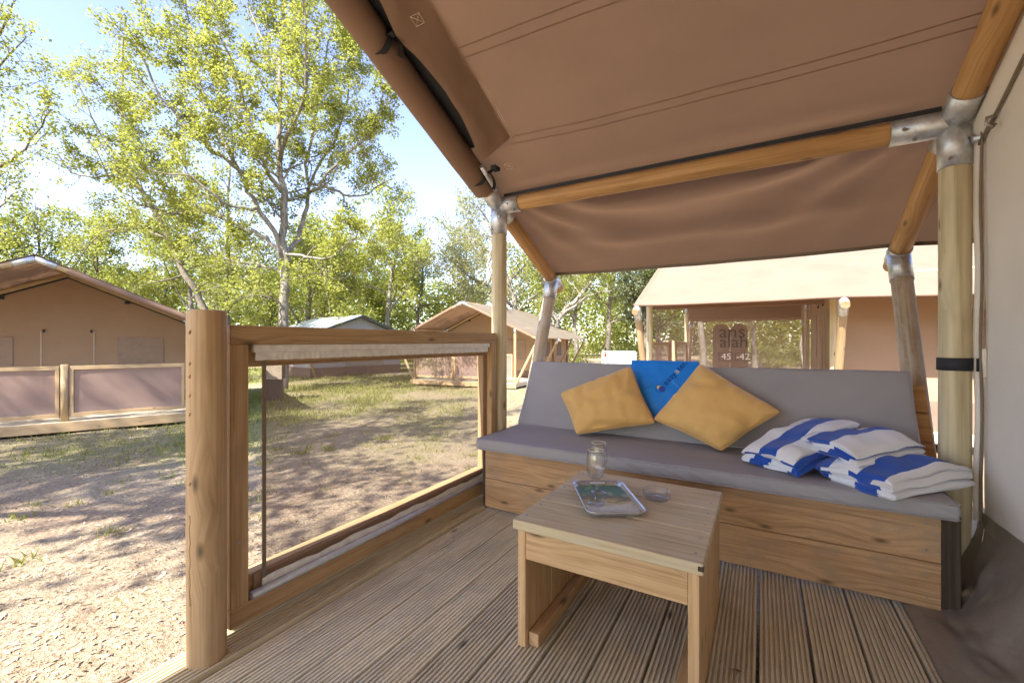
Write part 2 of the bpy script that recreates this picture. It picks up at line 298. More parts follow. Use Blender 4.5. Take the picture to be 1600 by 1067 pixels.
# ------------------------------------------------------------------ mesh helpers
class MB:
    def __init__(s): s.v = []; s.f = []; s.uv = []; s.mi = []; s.cur = 0; s.sm = []
    def face(s, idx, uv=None, smooth=False):
        s.f.append(tuple(idx)); s.uv.append(uv); s.mi.append(s.cur); s.sm.append(smooth)
    def box(s, x0, x1, y0, y1, z0, z1, c=0.003):
        return s.obox(((x0 + x1) / 2, (y0 + y1) / 2, (z0 + z1) / 2), ((1, 0, 0), (0, 1, 0), (0, 0, 1)), ((x1 - x0) / 2, (y1 - y0) / 2, (z1 - z0) / 2), c)
    def obox(s, cen, ax, h, c=0.003):
        cen = Vector(cen); ax = [Vector(a).normalized() for a in ax]
        c = min(c, min(h) * 0.4); b = len(s.v); ids = {}; loc = []
        li = max(range(3), key=lambda i: h[i]); oth = [i for i in range(3) if i != li]
        for sx in (-1, 1):
            for sy in (-1, 1):
                for sz in (-1, 1):
                    sg = (sx, sy, sz)
                    for k in range(3):
                        q = [sg[i] * (h[i] if i == k else h[i] - c) for i in range(3)]
                        ids[(sg, k)] = len(s.v) - 0; loc.append(q)
                        s.v.append(tuple(cen + ax[0] * q[0] + ax[1] * q[1] + ax[2] * q[2]))
        def add(lst):
            pts = [Vector(s.v[i]) for i in lst]; n = (pts[1] - pts[0]).cross(pts[2] - pts[0]); mid = sum(pts, Vector()) / len(pts)
            if n.dot(mid - cen) < 0: lst = lst[::-1]
            uv = []
            for i in lst:
                q = loc[i - b]; uv.append((q[oth[0]] + q[oth[1]] + h[oth[0]], q[li]))
            s.face(lst, uv)
        for k in range(3):
            o = [i for i in range(3) if i != k]
            for sg in (-1, 1):
                def key(a, bb):
                    t = [0, 0, 0]; t[k] = sg; t[o[0]] = a; t[o[1]] = bb; return ids[(tuple(t), k)]
                add([key(-1, -1), key(1, -1), key(1, 1), key(-1, 1)])
            for a in (-1, 1):
                for bb in (-1, 1):
                    t1 = [0, 0, 0]; t1[k] = -1; t1[o[0]] = a; t1[o[1]] = bb; t2 = list(t1); t2[k] = 1
                    add([ids[(tuple(t1), o[0])], ids[(tuple(t2), o[0])], ids[(tuple(t2), o[1])], ids[(tuple(t1), o[1])]])
        for sx in (-1, 1):
            for sy in (-1, 1):
                for sz in (-1, 1): add([ids[((sx, sy, sz), k)] for k in range(3)])
    def poly(s, pts, rad, n=12, caps=True, wob=0.0):
        pts = [Vector(p) for p in pts]
        if not hasattr(rad, '__len__'): rad = [rad] * len(pts)
        b = len(s.v); ln = 0; ref = None; lens = []
        for i, p in enumerate(pts):
            d = (pts[min(i + 1, len(pts) - 1)] - pts[max(i - 1, 0)]).normalized()
            if ref is None: ref = d.orthogonal().normalized()
            ref = (ref - d * ref.dot(d)).normalized(); o = d.cross(ref)
            if i: ln += (p - pts[i - 1]).length
            lens.append(ln)
            for k in range(n):
                a = 2 * math.pi * k / n; r = rad[i] * (1 + wob * mn.noise(Vector((math.cos(a) * 1.5, math.sin(a) * 1.5, ln * 4 + p.x * 7))))
                s.v.append(tuple(p + (ref * math.cos(a) + o * math.sin(a)) * r))
        rm = max(rad)
        for i in range(len(pts) - 1):
            for k in range(n):
                k2 = (k + 1) % n; u0 = 2 * math.pi * k / n * rm; u1 = 2 * math.pi * (k + 1) / n * rm
                s.face((b + i * n + k, b + i * n + k2, b + (i + 1) * n + k2, b + (i + 1) * n + k), ((u0, lens[i]), (u1, lens[i]), (u1, lens[i + 1]), (u0, lens[i + 1])), True)
        if caps:
            s.face([b + k for k in range(n)][::-1], [(math.cos(k) * 0.04, math.sin(k) * 0.04) for k in range(n)])
            e = b + (len(pts) - 1) * n; s.face([e + k for k in range(n)], [(math.cos(k) * 0.04, math.sin(k) * 0.04) for k in range(n)])
    def rod(s, p0, p1, r, n=14, seg=1, wob=0.0):
        p0 = Vector(p0); p1 = Vector(p1)
        s.poly([p0.lerp(p1, i / seg) for i in range(seg + 1)], r, n, True, wob)
    def grid(s, fn, nu, nv, flip=False, smooth=True, cu=False):
        b = len(s.v)
        for j in range(nv + 1):
            for i in range(nu + 1): s.v.append(tuple(fn(i / nu, j / nv)))
        w = nu + 1
        for j in range(nv):
            for i in range(nu):
                q = (b + j * w + i, b + j * w + i + 1, b + (j + 1) * w + i + 1, b + (j + 1) * w + i)
                uv = ((i / nu, j / nv), ((i + 1) / nu, j / nv), ((i + 1) / nu, (j + 1) / nv), (i / nu, (j + 1) / nv))
                s.face((q[0], q[3], q[2], q[1]) if flip else q, (uv[0], uv[3], uv[2], uv[1]) if flip else uv, smooth)
    def lathe(s, prof, cen, n=32):
        cen = Vector(cen); b = len(s.v)
        for r, z in prof:
            for k in range(n):
                a = 2 * math.pi * k / n; s.v.append((cen.x + r * math.cos(a), cen.y + r * math.sin(a), cen.z + z))
        for i in range(len(prof) - 1):
            for k in range(n):
                k2 = (k + 1) % n; s.face((b + i * n + k, b + i * n + k2, b + (i + 1) * n + k2, b + (i + 1) * n + k), None, True)
    def build(s, name, mat, parent=None, local=False, extra=(), weld=False):
        me = bpy.data.meshes.new(name); off = Vector((0, 0, 0))
        if parent is not None and not local:
            p = parent
            while p is not None: off += p.location; p = p.parent
        me.from_pydata([(v[0] - off.x, v[1] - off.y, v[2] - off.z) for v in s.v], [], s.f)
        for mm in [mat] + list(extra): me.materials.append(MATS[mm])
        ul = me.uv_layers.new(name='UVMap'); flat = []
        for f, u in zip(s.f, s.uv):
            if u is None: flat.extend([0.0] * (2 * len(f)))
            else:
                for q in u: flat.extend((q[0], q[1]))
        ul.data.foreach_set('uv', flat)
        me.polygons.foreach_set('material_index', s.mi); me.polygons.foreach_set('use_smooth', s.sm)
        if weld:
            bm = bmesh.new(); bm.from_mesh(me); bmesh.ops.remove_doubles(bm, verts=bm.verts, dist=1e-5); bm.to_mesh(me); bm.free()
        me.update()
        o = bpy.data.objects.new(name, me); COL.objects.link(o)
        if parent is not None: o.parent = parent
        return o

def tag(o, label=None, cat=None, group=None, kind=None):
    if label: o['label'] = label
    if cat: o['category'] = cat
    if group: o['group'] = group
    if kind: o['kind'] = kind
    return o
def thing(name, label, cat, loc=(0, 0, 0), rotz=0, scale=1.0, group=None, kind=None):
    o = bpy.data.objects.new(name, None); COL.objects.link(o); o.empty_display_size = 0.1
    o.location = loc; o.rotation_euler = (0, 0, rotz); o.scale = (scale,) * 3
    return tag(o, label, cat, group, kind)
def copy_tree(o, parent=None):
    c = o.copy(); COL.objects.link(c); c.parent = parent
    for ch in o.children: copy_tree(ch, c)
    return c
def fbm(x, y, z=0.0, o=3):
    return mn.fractal(Vector((x, y, z)), 1.0, 2.0, o)
def rounded_box(mb, hx, hy, hz, r, nx, ny, nz, xf, disp=None):
    """box surface grid with round edges; xf maps a local point to the world"""
    def rp(p):
        q = Vector((max(-hx + r, min(hx - r, p[0])), max(-hy + r, min(hy - r, p[1])), max(-hz + r, min(hz - r, p[2]))))
        d = Vector(p) - q
        n = d.normalized() if d.length > 1e-9 else Vector((0, 0, 1))
        o = q + n * r
        if disp: o = o + n * disp(o, n)
        return xf(o)
    def ax(h, n):   # denser at the rounded ends
        t = [-h + r * k / 3 for k in range(3)]; e = [h - r * k / 3 for k in range(2, -1, -1)]
        return t + [-h + r + (2 * h - 2 * r) * k / n for k in range(n + 1)] + e
    X, Y, Z = ax(hx, nx), ax(hy, ny), ax(hz, nz)
    def g(A, B, fn, flip):
        mb.grid(lambda u, v: rp(fn(A[round(u * (len(A) - 1))], B[round(v * (len(B) - 1))])), len(A) - 1, len(B) - 1, flip)
    g(X, Y, lambda a, b: (a, b, hz), False); g(X, Y, lambda a, b: (a, b, -hz), True)
    g(X, Z, lambda a, b: (a, -hy, b), False); g(X, Z, lambda a, b: (a, hy, b), True)
    g(Y, Z, lambda a, b: (-hx, a, b), True); g(Y, Z, lambda a, b: (hx, a, b), False)
def text_mesh(body, size):
    cu = bpy.data.curves.new('lettering', 'FONT'); cu.body = body; cu.size = size; cu.align_x = 'LEFT'; cu.resolution_u = 3
    o = bpy.data.objects.new('lettering', cu); COL.objects.link(o)
    me = bpy.data.meshes.new_from_object(o.evaluated_get(bpy.context.evaluated_depsgraph_get()))
    v = [tuple(p.co) for p in me.vertices]; f = [tuple(p.vertices) for p in me.polygons]
    bpy.data.objects.remove(o); bpy.data.meshes.remove(me); bpy.data.curves.remove(cu)
    return v, f

# ------------------------------------------------------------------ the ground
def green_at(x, y):
    """how grassy the ground is, 0..1"""
    dx, dy = x, y
    d = dx * FW[0] + dy * FW[1]; l = dx * RT[0] + dy * RT[1]
    n = 0.5 + 0.9 * fbm(x * 0.35 + 3, y * 0.35, 0.0, 4)
    g = 0.0
    if d > 0.5:
        # strip in front of the left tent, meadow round the bin, far edge
        tl = (l + 5.0 + (d - 6.2) * -0.95)
        if d > 4.3: g = max(g, min(1, (d - 4.3) / 1.6) * 0.52)
        if l < -3.2 and d > 7.2: g = max(g, min(1, (d - 7.2) / 1.2))
        if d > 12: g = max(g, 0.45)
        if l > -1: g *= 0.45
        if l > 2.0: g *= 0.4
    return max(0.0, min(1.0, g * (0.25 + 1.3 * n)))
def build_ground():
    nr, na = 230, 300; rs = [0.25 * (700 / 0.25) ** (i / nr) for i in range(nr + 1)]
    v = []; col = []
    for r in rs:
        for k in range(na):
            a = 2 * math.pi * k / na; x, y = r * math.cos(a), r * math.sin(a)
            z = ground_z(x, y)
            if 1.0 < r < 25: z += 0.035 * fbm(x * 0.8, y * 0.8, 0, 3) + 0.012 * fbm(x * 4, y * 4, 2, 2)
            v.append((x, y, z)); col.append(green_at(x, y) if r < 60 else 0.7)
    v.append((0, 0, -0.38)); col.append(0); f = []
    for i in range(nr):
        for k in range(na):
            k2 = (k + 1) % na; f.append((i * na + k, (i + 1) * na + k, (i + 1) * na + k2, i * na + k2))
    for k in range(na): f.append((len(v) - 1, k, (k + 1) % na))
    me = bpy.data.meshes.new('ground'); me.from_pydata(v, [], f)
    at_ = me.attributes.new('grassy', 'FLOAT', 'POINT'); at_.data.foreach_set('value', col)
    for p in me.polygons: p.use_smooth = True
    m, nt, out = newmat('campsite_ground')
    tc = N(nt, 'ShaderNodeTexCoord'); o = tc.outputs['Object']
    n1 = noise_tex(nt, o, 0.7, 5, 0.65); n2 = noise_tex(nt, o, 5.5, 5, 0.7, 0.4); n3 = noise_tex(nt, o, 38, 4, 0.7, 0.3); n4 = noise_tex(nt, o, 140, 2, 0.6)
    straw = ramp(nt, n3, [(0.28, (0.16, 0.105, 0.06)), (0.45, (0.31, 0.235, 0.15)), (0.60, (0.41, 0.325, 0.22)), (0.75, (0.52, 0.435, 0.32))])
    soil = ramp(nt, n3, [(0.3, (0.13, 0.08, 0.05)), (0.5, (0.27, 0.18, 0.115)), (0.7, (0.42, 0.31, 0.215))])
    c = mixc(nt, ramp(nt, n1, [(0.50, (0, 0, 0)), (0.68, (0.8, 0.8, 0.8))]), straw, soil)
    c = mixc(nt, ramp(nt, n2, [(0.52, (0, 0, 0)), (0.68, (0.6, 0.6, 0.6))]), c, soil)
    ga = N(nt, 'ShaderNodeAttribute', attribute_name='grassy')
    gr = ramp(nt, n3, [(0.3, (0.10, 0.12, 0.03)), (0.55, (0.20, 0.21, 0.06)), (0.75, (0.36, 0.32, 0.14))])
    gf = mathn(nt, 'MULTIPLY', ga.outputs['Fac'], ramp(nt, n2, [(0.3, (0.15, 0.15, 0.15)), (0.6, (1, 1, 1))]))
    c = mixc(nt, gf, c, gr)
    b = N(nt, 'ShaderNodeBsdfPrincipled'); L(nt, c, b.inputs['Base Color']); b.inputs['Roughness'].default_value = 0.95; b.inputs['Specular IOR Level'].default_value = 0.1
    nb = bump(nt, n3, 0.9, 0.03); nb = bump(nt, n4, 0.6, 0.01, nb); L(nt, nb, b.inputs['Normal']); L(nt, b.outputs[0], out.inputs[0])
    me.materials.append(m)
    g = bpy.data.objects.new('ground', me); COL.objects.link(g); tag(g, 'sandy campsite ground with straw, leaf litter and thin grass', None, None, 'structure')
build_ground()

# ------------------------------------------------------------------ own deck
deck = thing('deck', 'ribbed wooden veranda deck', None, (0, 0, 0), kind='structure')
def ribbed_profile(w, n, gd, t):
    """cross-section of a grooved board: list of (x,z), closed"""
    p = []; per = w / n
    for i in range(n):
        x = -w / 2 + i * per
        p += [(x + per * 0.22, -gd if i else -0.002), (x + per * 0.30, 0.0), (x + per * 0.80, 0.0), (x + per * 0.88, -gd if i < n - 1 else -0.002)]
    p += [(w / 2 - 0.001, -t), (-w / 2 + 0.001, -t)]
    return p
def ribbed_board(mb, cx, y0, y1, ztop, w=0.147, n=10, gd=0.008, t=0.028, seg=6, axis='y', bow=0.0):
    pr = ribbed_profile(w, n, gd, t); b = len(mb.v); m = len(pr)
    for j in range(seg + 1):
        y = y0 + (y1 - y0) * j / seg
        dz = bow * math.sin(3.1 * y + cx * 9)
        for (x, z) in pr:
            mb.v.append((cx + x, y, ztop + z + dz) if axis == 'y' else (y, cx + x, ztop + z + dz))
    for j in range(seg):
        ya = y0 + (y1 - y0) * j / seg; yb = y0 + (y1 - y0) * (j + 1) / seg
        for k in range(m):
            k2 = (k + 1) % m
            q = (b + j * m + k, b + j * m + k2, b + (j + 1) * m + k2, b + (j + 1) * m + k)
            u = ((pr[k][0], ya), (pr[k2][0] if k2 else pr[k2][0], ya), (pr[k2][0], yb), (pr[k][0], yb))
            mb.face(q if axis == 'x' else q[::-1], u if axis == 'x' else u[::-1])
    c0 = [b + k for k in range(m)]; c1 = [b + seg * m + k for k in range(m)]
    mb.face(c0, [(q[0], q[1]) for q in pr]); mb.face(c1[::-1], [(q[0], q[1]) for q in pr][::-1])
rng = random.Random(5)
k = -10
while True:
    e0 = -0.012 + 0.155 * k
    if e0 > 0.9: break
    w = 0.149 if k > -10 else 0.092
    mb = MB(); ribbed_board(mb, e0 + 0.155 - w / 2 - 0.003, -3.0, 2.85, rng.uniform(-0.0015, 0.0015), w, 10 if k > -10 else 6, seg=5, bow=0.0008)
    mb.build('plank', 'deck_wood', deck); k += 1
mb = MB(); ribbed_board(mb, -1.588, -3.0, 2.62, 0.016, 0.165, 10, 0.006, 0.04, seg=5)
mb.build('edge_plank', 'edge_board_wood', deck)
for x in (-1.55, -0.9, -0.25, 0.4, 0.95):
    mb = MB(); mb.box(x - 0.03, x + 0.03, -2.9, 2.8, -0.20, -0.034); mb.build('joist', 'dark_wood', deck)
mb = MB(); mb.box(-1.66, -1.635, -3.0, 2.85, -0.20, -0.030); mb.build('fascia_board', 'edge_board_wood', deck)
# step outside
step = thing('wooden_step', 'weathered dark ribbed wooden step beside the veranda deck', 'step', (-2.0, -0.3, ground_z(-2, 0)))
for i, cx in enumerate((-1.78, -1.935)):
    mb = MB(); ribbed_board(mb, cx, -1.6, 0.66, -0.17, 0.145, 9, 0.005, 0.03, seg=3); mb.build('plank', 'step_wood', step)
for y in (0.50, -1.5):
    mb = MB(); mb.box(-2.0, -1.71, y, y + 0.06, -0.42, -0.201); mb.build('bearer', 'dark_wood', step)

# ------------------------------------------------------------------ safari tents
HW, ZB, SLOPE, TIP = 2.2, 2.0, 0.46, 3.09
def roof_z(y): return ZB + 0.068 + SLOPE * (HW - abs(y))
def axis_z(y): return ZB + SLOPE * (HW - abs(y))
def make_tent(name, label, loc, rotz, scale, x0, x1, x2, own=False, seed=0, wallmat='canvas_tan', sides=(-1, 1), side_screen=False, base=-0.2):
    T = thing(name, label, 'tent', loc, rotz, scale)
    n = 20 if own else 10
    xs_all = [x0, x1, (x1 + x2) / 2, x2]
    def wpart(nm, mat, fn, par=None):
        mb = MB(); fn(mb); return mb.build(nm, mat, par or T, local=True)
    # posts with their galvanised sockets
    for s in sides:
        for i, x in enumerate(xs_all):
            y = s * HW
            pm = 'post_pale_wood' if own or side_screen else 'tent_wood'
            post = wpart('post', pm, lambda mb: mb.rod((x, y, base if not own else -0.35), (x, y, ZB - 0.02), 0.053, n, 8, 0.02))
            def sock(mb):
                mb.rod((x, y, ZB - 0.20), (x, y, ZB + 0.005), 0.0575, n)
                if i == 0: mb.rod((x, y, ZB), (x + 0.17, y, ZB), 0.0575, n)
                else:
                    mb.rod((x - 0.22, y, ZB), (x + 0.16, y, ZB), 0.0575, n)
                d = Vector((0, -s, SLOPE)).normalized(); c = Vector((x, y, ZB))
                mb.rod(c, c + d * 0.16, 0.0575, n); mb.rod(c, c - d * 0.13, 0.0575, n)
            sk = wpart('joint_socket', 'galvanized', sock, post)
            if own:
                for (px, py, pz, dx, dy, dz) in ((x - 0.03, y - 0.052, ZB - 0.17, 0, -1, 0), (x + 0.035, y - 0.048, ZB - 0.09, 0, -1, 0), (x + 0.14 * (1 if i == 0 else -1), y - 0.03, ZB - 0.05, 0, -0.6, -0.8), (x - 0.18 * (0 if i == 0 else 1) + 0.1 * (1 if i == 0 else 0), y - 0.055, ZB - 0.012, 0, -1, 0)):
                    if i > 1 or s < 0: continue
                    p = Vector((px, py, pz)); d = Vector((dx, dy, dz)); wpart('bolt', 'bolt_steel', lambda mb: mb.rod(p, p + d * 0.012, 0.007, 6), post)
        # eave beam
        for a, b in ((x0, x1), (x1, x2)):
            wpart('eave_beam', 'beam_wood' if own else 'tent_wood', lambda mb: mb.rod((a + 0.02, s * HW, ZB), (b - 0.02, s * HW, ZB), 0.051, n, 10, 0.02))
        # rafters, eave sockets, struts
        for i, x in enumerate(xs_all):
            r = wpart('rafter', 'beam_wood' if own else 'tent_wood', lambda mb: mb.rod((x, 0, axis_z(0)), (x, s * (TIP + 0.13), axis_z(TIP + 0.13)), 0.051, n, 10, 0.015))
            tp = Vector((x, s * TIP, axis_z(TIP))); foot = Vector((x, s * (HW + (0.16 if own else -0.02)), base if own else base + 0.05)); d = (foot - tp).normalized()
            wpart('strut', 'strut_wood' if own else 'tent_wood', lambda mb: mb.rod(tp, foot, 0.052, n, 10, 0.025))
            rd = Vector((0, s, -SLOPE)).normalized()
            def es(mb):
                mb.rod(tp - d * 0.02, tp + d * 0.19, 0.0575, n); mb.rod(tp - rd * 0.06, tp + rd * 0.075, 0.0575, n)
            wpart('eave_socket', 'galvanized', es, r)
    wpart('ridge_beam', 'tent_wood', lambda mb: mb.rod((x0, 0, axis_z(0)), (x2, 0, axis_z(0)), 0.051, n, 4))
    def rs(mb):
        for s in (-1, 1):
            d = Vector((0, s, -SLOPE)).normalized(); c = Vector((x0, 0, axis_z(0))); mb.rod(c, c + d * 0.30, 0.058, n)
    wpart('ridge_socket', 'galvanized', rs)
    # roof canvas: a thin closed sheet, cream outside, brown inside
    rr = random.Random(seed)
    ex = 0.02 if own else 0.05
    xa, xb = x0 - ex, x2 + 0.15
    def surf(x, y, s, dz=0.0):
        yy = abs(y); z = roof_z(yy)
        ph = (x - x0) / (x1 - x0)
        if 0 < ph < 1: z -= 0.025 * math.sin(math.pi * ph) * (1 if yy < HW else 0.5)
        elif ph >= 1:
            q = ((x - x1) / ((x2 - x1) / 2)) % 1; z -= 0.03 * math.sin(math.pi * q)
        if own and s > 0:
            for jx in (x0, x1):       # pulled folds that fan out from the two corner joints
                dx, dy = abs(x - jx) + 0.02, yy - HW + 0.06
                if dy > -0.12:
                    r_ = math.hypot(dx, dy); th = math.atan2(dy, dx)
                    z += 0.034 * math.sin(th * 15 + 0.7) * math.exp(-r_ / 1.1) * min(1, r_ / 0.55) ** 2 * min(1, (dy + 0.12) / 0.15) * max(0, 1 - ((yy - HW) / (TIP - HW)) ** 2 if yy > HW else 1)
            if yy > HW: z -= (0.060 * math.exp(-((yy - HW - 0.20 + 0.06 * math.sin(2.2 * ph)) / 0.11) ** 2) + 0.030 * math.exp(-((yy - HW - 0.46 - 0.08 * math.sin(3 * ph)) / 0.08) ** 2)) * math.sin(math.pi * max(0, min(1, ph)))
            z += 0.007 * fbm(x * 1.7, yy * 2.5, 1, 4)
        else: z += 0.006 * fbm(x * 1.2 + seed, yy * 1.2, 1, 2)
        return Vector((x, s * yy, z + dz))
    for s in (1, -1):
        mb = MB(); nu, nv = (230, 140) if own and s > 0 else (30, 20)
        f0 = lambda u, v: surf(xa + (xb - xa) * u ** (1.6 if own else 1), TIP * 1.005 * v, s, 0.0)
        f1 = lambda u, v: surf(xa + (xb - xa) * u ** (1.6 if own else 1), TIP * 1.005 * v, s, 0.004)
        mb.cur = 1; mb.grid(f1, nu, nv, s < 0); mb.cur = 0; mb.grid(f0, nu, nv, s > 0)
        # closing strips along the eave and the gable edges
        mb.cur = 0
        mb.grid(lambda u, v: surf(xa + (xb - xa) * u ** (1.6 if own else 1), TIP * 1.005, s, 0.004 * v), nu, 1, s > 0)
        roof = mb.build('roof_canvas', 'canvas_brown', T, local=True, extra=('canvas_top',))
        def hem(mb):
            HM = ((0.003, 0.004), (0.003, -0.020), (-0.004, -0.020), (-0.004, 0.0))
            mb.grid(lambda u, v: surf(xa + (xb - xa) * u, TIP * 1.005 + HM[round(v * 3)][0], s) + Vector((0, 0, HM[round(v * 3)][1])), 60 if own else 20, 3, s < 0)
        wpart('hem', 'piping_dark' if own else 'canvas_brown', hem, roof)
        if own and s > 0:
            for y in (HW - 0.36, HW - 0.86):
                for dy in (0.0, 0.045):
                    wpart('seam', 'canvas_brown', lambda mb: mb.grid(lambda u, v: surf(x0 + 0.3 + (x1 - x0 - 0.3) * u, y - dy + 0.005 * v - 0.0025 + 0.03 * u, s) + Vector((0, 0, -0.0012 - (0.0008 if 0 < v < 1 else 0))), 50, 2, True), roof)
    # canvas sleeve round the gable rafters
    for s in (-1, 1):
        def sleeve(mb):
            ys_ = 0.0 if own else s * 0.42; p0 = Vector((x0 - (0.022 if own else 0.004), ys_, axis_z(ys_) + 0.006)); yend = (HW - 0.16) if own else (TIP - 0.25)
            p1 = Vector((x0 - (0.022 if own else 0.004), s * yend, axis_z(yend) + 0.006))
            m = 24; pts = [p0.lerp(p1, i / m) for i in range(m + 1)]
            mb.poly(pts, [(0.080 if own else 0.066) + 0.0025 * mn.noise(Vector((i * 0.9, seed, s))) for i in range(m + 1)], 16, False, 0.05)
        wpart('rafter_sleeve', 'canvas_brown', sleeve)
    # inner tent: gable wall, side walls, skirt
    wx = x1 + 0.075; wy = HW - 0.05
    def top(y): return roof_z(y) - 0.05
    def gw(mb):
        f = lambda u, v, o=0.0: Vector((wx + o + 0.008 * fbm(u * 5, v * 3, seed, 2), wy * (2 * u - 1), 0.30 + (top(wy * (2 * u - 1)) - 0.30) * v))
        mb.grid(lambda u, v: f(u, v), 40, 24); mb.grid(lambda u, v: f(u, v, 0.004), 40, 24, True)
    gwall = wpart('gable_wall', 'canvas_cream' if own else wallmat, gw)
    swalls = {}
    for s in sides:
        def sw(mb):
            for o, fl in ((0, s > 0), (-0.004 * s, s < 0)):
                mb.grid(lambda u, v: Vector((wx + (x2 - wx) * u, s * wy + o + 0.01 * fbm(u * 9, v * 3, seed + 3, 2), 0.25 + (top(wy) - 0.25) * v)), 30, 10, fl)
        swalls[s] = wpart('side_wall', wallmat, sw)
        wpart('side_skirt', 'skirt_matte', lambda mb: mb.box(wx, x2, s * wy - 0.006, s * wy + 0.006, base + 0.02, 0.26), swalls[s])
    def bw(mb):
        mb.grid(lambda u, v: Vector((x2 - 0.02, wy * (2 * u - 1), base + (top(wy * (2 * u - 1)) - base) * v)), 16, 4)
        mb.grid(lambda u, v: Vector((x2 - 0.024, wy * (2 * u - 1), base + (top(wy * (2 * u - 1)) - base) * v)), 16, 4, True)
    wpart('back_wall', wallmat, bw)
    if not own:
        wpart('floor_platform', 'deck_wood', lambda mb: mb.box(x0 - 0.12, x2, -HW - 0.08, HW + 0.08, base + 0.06, base + 0.20))
        wpart('front_beam', 'tent_wood', lambda mb: mb.box(x0 - 0.165, x0 - 0.122, -HW - 0.1, HW + 0.1, base + 0.03, base + 0.205))
        wpart('wall_skirt', 'skirt_matte', lambda mb: mb.box(wx - 0.008, wx + 0.01, -wy, wy, base + 0.2, 0.31), gwall)
        for yc in (-1.25, 1.25):
            win = wpart('window', 'window_film', lambda mb: mb.box(wx - 0.016, wx - 0.006, yc - 0.42, yc + 0.42, 0.75, 1.62, 0.002), gwall)
        for yc in (-0.42, 0.42):
            wpart('door_seam', 'stitch_thread', lambda mb: mb.box(wx - 0.014, wx - 0.006, yc - 0.008, yc + 0.008, 0.3, 1.75, 0.001), gwall)
            wpart('hook', 'black_strap_and_shade', lambda mb: mb.box(wx - 0.04, wx - 0.008, yc * 0.9 - 0.015, yc * 0.9 + 0.015, 1.72, 1.79), gwall)
        for s in (-1, 1):
            wpart('gable_seam', 'black_strap_and_shade', lambda mb: mb.obox((wx - 0.02, s * wy / 2, (top(0) + top(wy)) / 2 - 0.08), ((0, wy, top(wy) - top(0) if s > 0 else -(top(wy) - top(0))), (1, 0, 0), (0, -(top(wy) - top(0)) if s > 0 else (top(wy) - top(0)), wy)), (math.hypot(wy, top(0) - top(wy)) / 2, 0.008, 0.018)), gwall)
            wpart('inner_buckle', 'black_strap_and_shade', lambda mb: mb.box(wx - 0.07, wx - 0.03, s * 1.0 - 0.05, s * 1.0 + 0.05, top(1.0) - 0.16, top(1.0) - 0.10), gwall)
        for s in sides:
            for q in (0.22, 0.62):
                xx = wx + (x2 - wx) * q
                wpart('window', 'skirt_matte', lambda mb: mb.box(xx, xx + 0.75, s * (wy + 0.006) - 0.004, s * (wy + 0.006) + 0.004, 0.85, 1.5, 0.002), swalls[s])
    T['_'] = 0; del T['_']
    return T, surf, gwall

OWN_Y = 0.38
own, own_surf, own_wall = make_tent('safari_tent', 'brown canvas safari tent veranda overhead with wooden poles and cream inner wall', (0, OWN_Y, 0), 0, 1.0, -1.6, 0.725, 6.2, own=True, seed=1)
# own wall details (tent-local coordinates: y - OWN_Y)
def opart(nm, mat, fn, par=own):
    mb = MB(); fn(mb); return mb.build(nm, mat, par, local=True)
WX = 0.8
def wall_top(y): return roof_z(abs(y)) - 0.05
# vertical edge hem with dark piping
opart('wall_edge', 'canvas_cream', lambda mb: mb.poly([(WX - 0.012, 2.165 + 0.012 * math.sin(i * 0.9), 0.30 + i * 0.085) for i in range(20)], 0.016, 8), own_wall)
opart('piping', 'piping_dark', lambda mb: mb.poly([(WX - 0.017, 2.125 + 0.008 * math.sin(i * 0.9), 0.30 + i * 0.085) for i in range(20)], 0.005, 6), own_wall)
def topflap(mb):
    f = lambda u, v: Vector((WX - 0.012 - 0.02 * math.sin(math.pi * v), 2.16 - 2.1 * u, wall_top(2.16 - 2.1 * u) - 0.01 - 0.16 * v))
    mb.grid(f, 30, 5); mb.grid(lambda u, v: f(u, v) + Vector((0.004, 0, 0)), 30, 5, True)
opart('wall_flap', 'canvas_cream', topflap, own_wall)
opart('flap_piping', 'piping_dark', lambda mb: mb.poly([(WX - 0.018, 2.16 - 2.1 * i / 24, wall_top(2.16 - 2.1 * i / 24) - 0.176 + 0.004 * math.sin(i * 2)) for i in range(25)], 0.0045, 6), own_wall)
opart('wall_hook', 'bolt_steel', lambda mb: mb.poly([(WX - 0.02, 1.99, 1.92), (WX - 0.045, 1.985, 1.915), (WX - 0.05, 1.98, 1.89), (WX - 0.03, 1.98, 1.872), (WX - 0.022, 1.985, 1.885)], 0.006, 6), own_wall)
def skirt(mb):
    prof = [(WX - 0.004, 0.34), (WX - 0.02, 0.27), (WX - 0.05, 0.19), (WX - 0.09, 0.10), (WX - 0.14, 0.035), (WX - 0.20, 0.022), (WX - 0.27, 0.020), (WX - 0.315, 0.012)]
    def f(u, v, o=0.0):
        t = v * (len(prof) - 1); i = min(int(t), len(prof) - 2); q = t - i
        x = prof[i][0] * (1 - q) + prof[i + 1][0] * q; z = prof[i][1] * (1 - q) + prof[i + 1][1] * q
        y = 2.17 - 3.6 * u
        fold = fbm(y * 3.2, v * 1.5, 4, 3); amp = math.sin(math.pi * min(1, v * 1.15))
        x += 0.055 * fold * amp; z = max(0.006, z + 0.03 * fbm(y * 5, v * 3, 8, 3) * (0.3 + amp))
        if u < 0.06 and v > 0.5: x = x * (u / 0.06) + (x + 0.05) * (1 - u / 0.06)
        return Vector((x, y, z + o))
    mb.grid(lambda u, v: f(u, v), 150, 36, True); mb.grid(lambda u, v: f(u, v, -0.003), 150, 36)
opart('wall_skirt', 'skirt_brown', skirt, own_wall)
opart('skirt_seam', 'stitch_thread', lambda mb: mb.poly([(WX - 0.028 - 0.002 * i, 2.06 + (0.005 if i < 9 else 0.03), 0.30 - 0.02 * i) for i in range(9)], 0.0015, 5), own_wall)
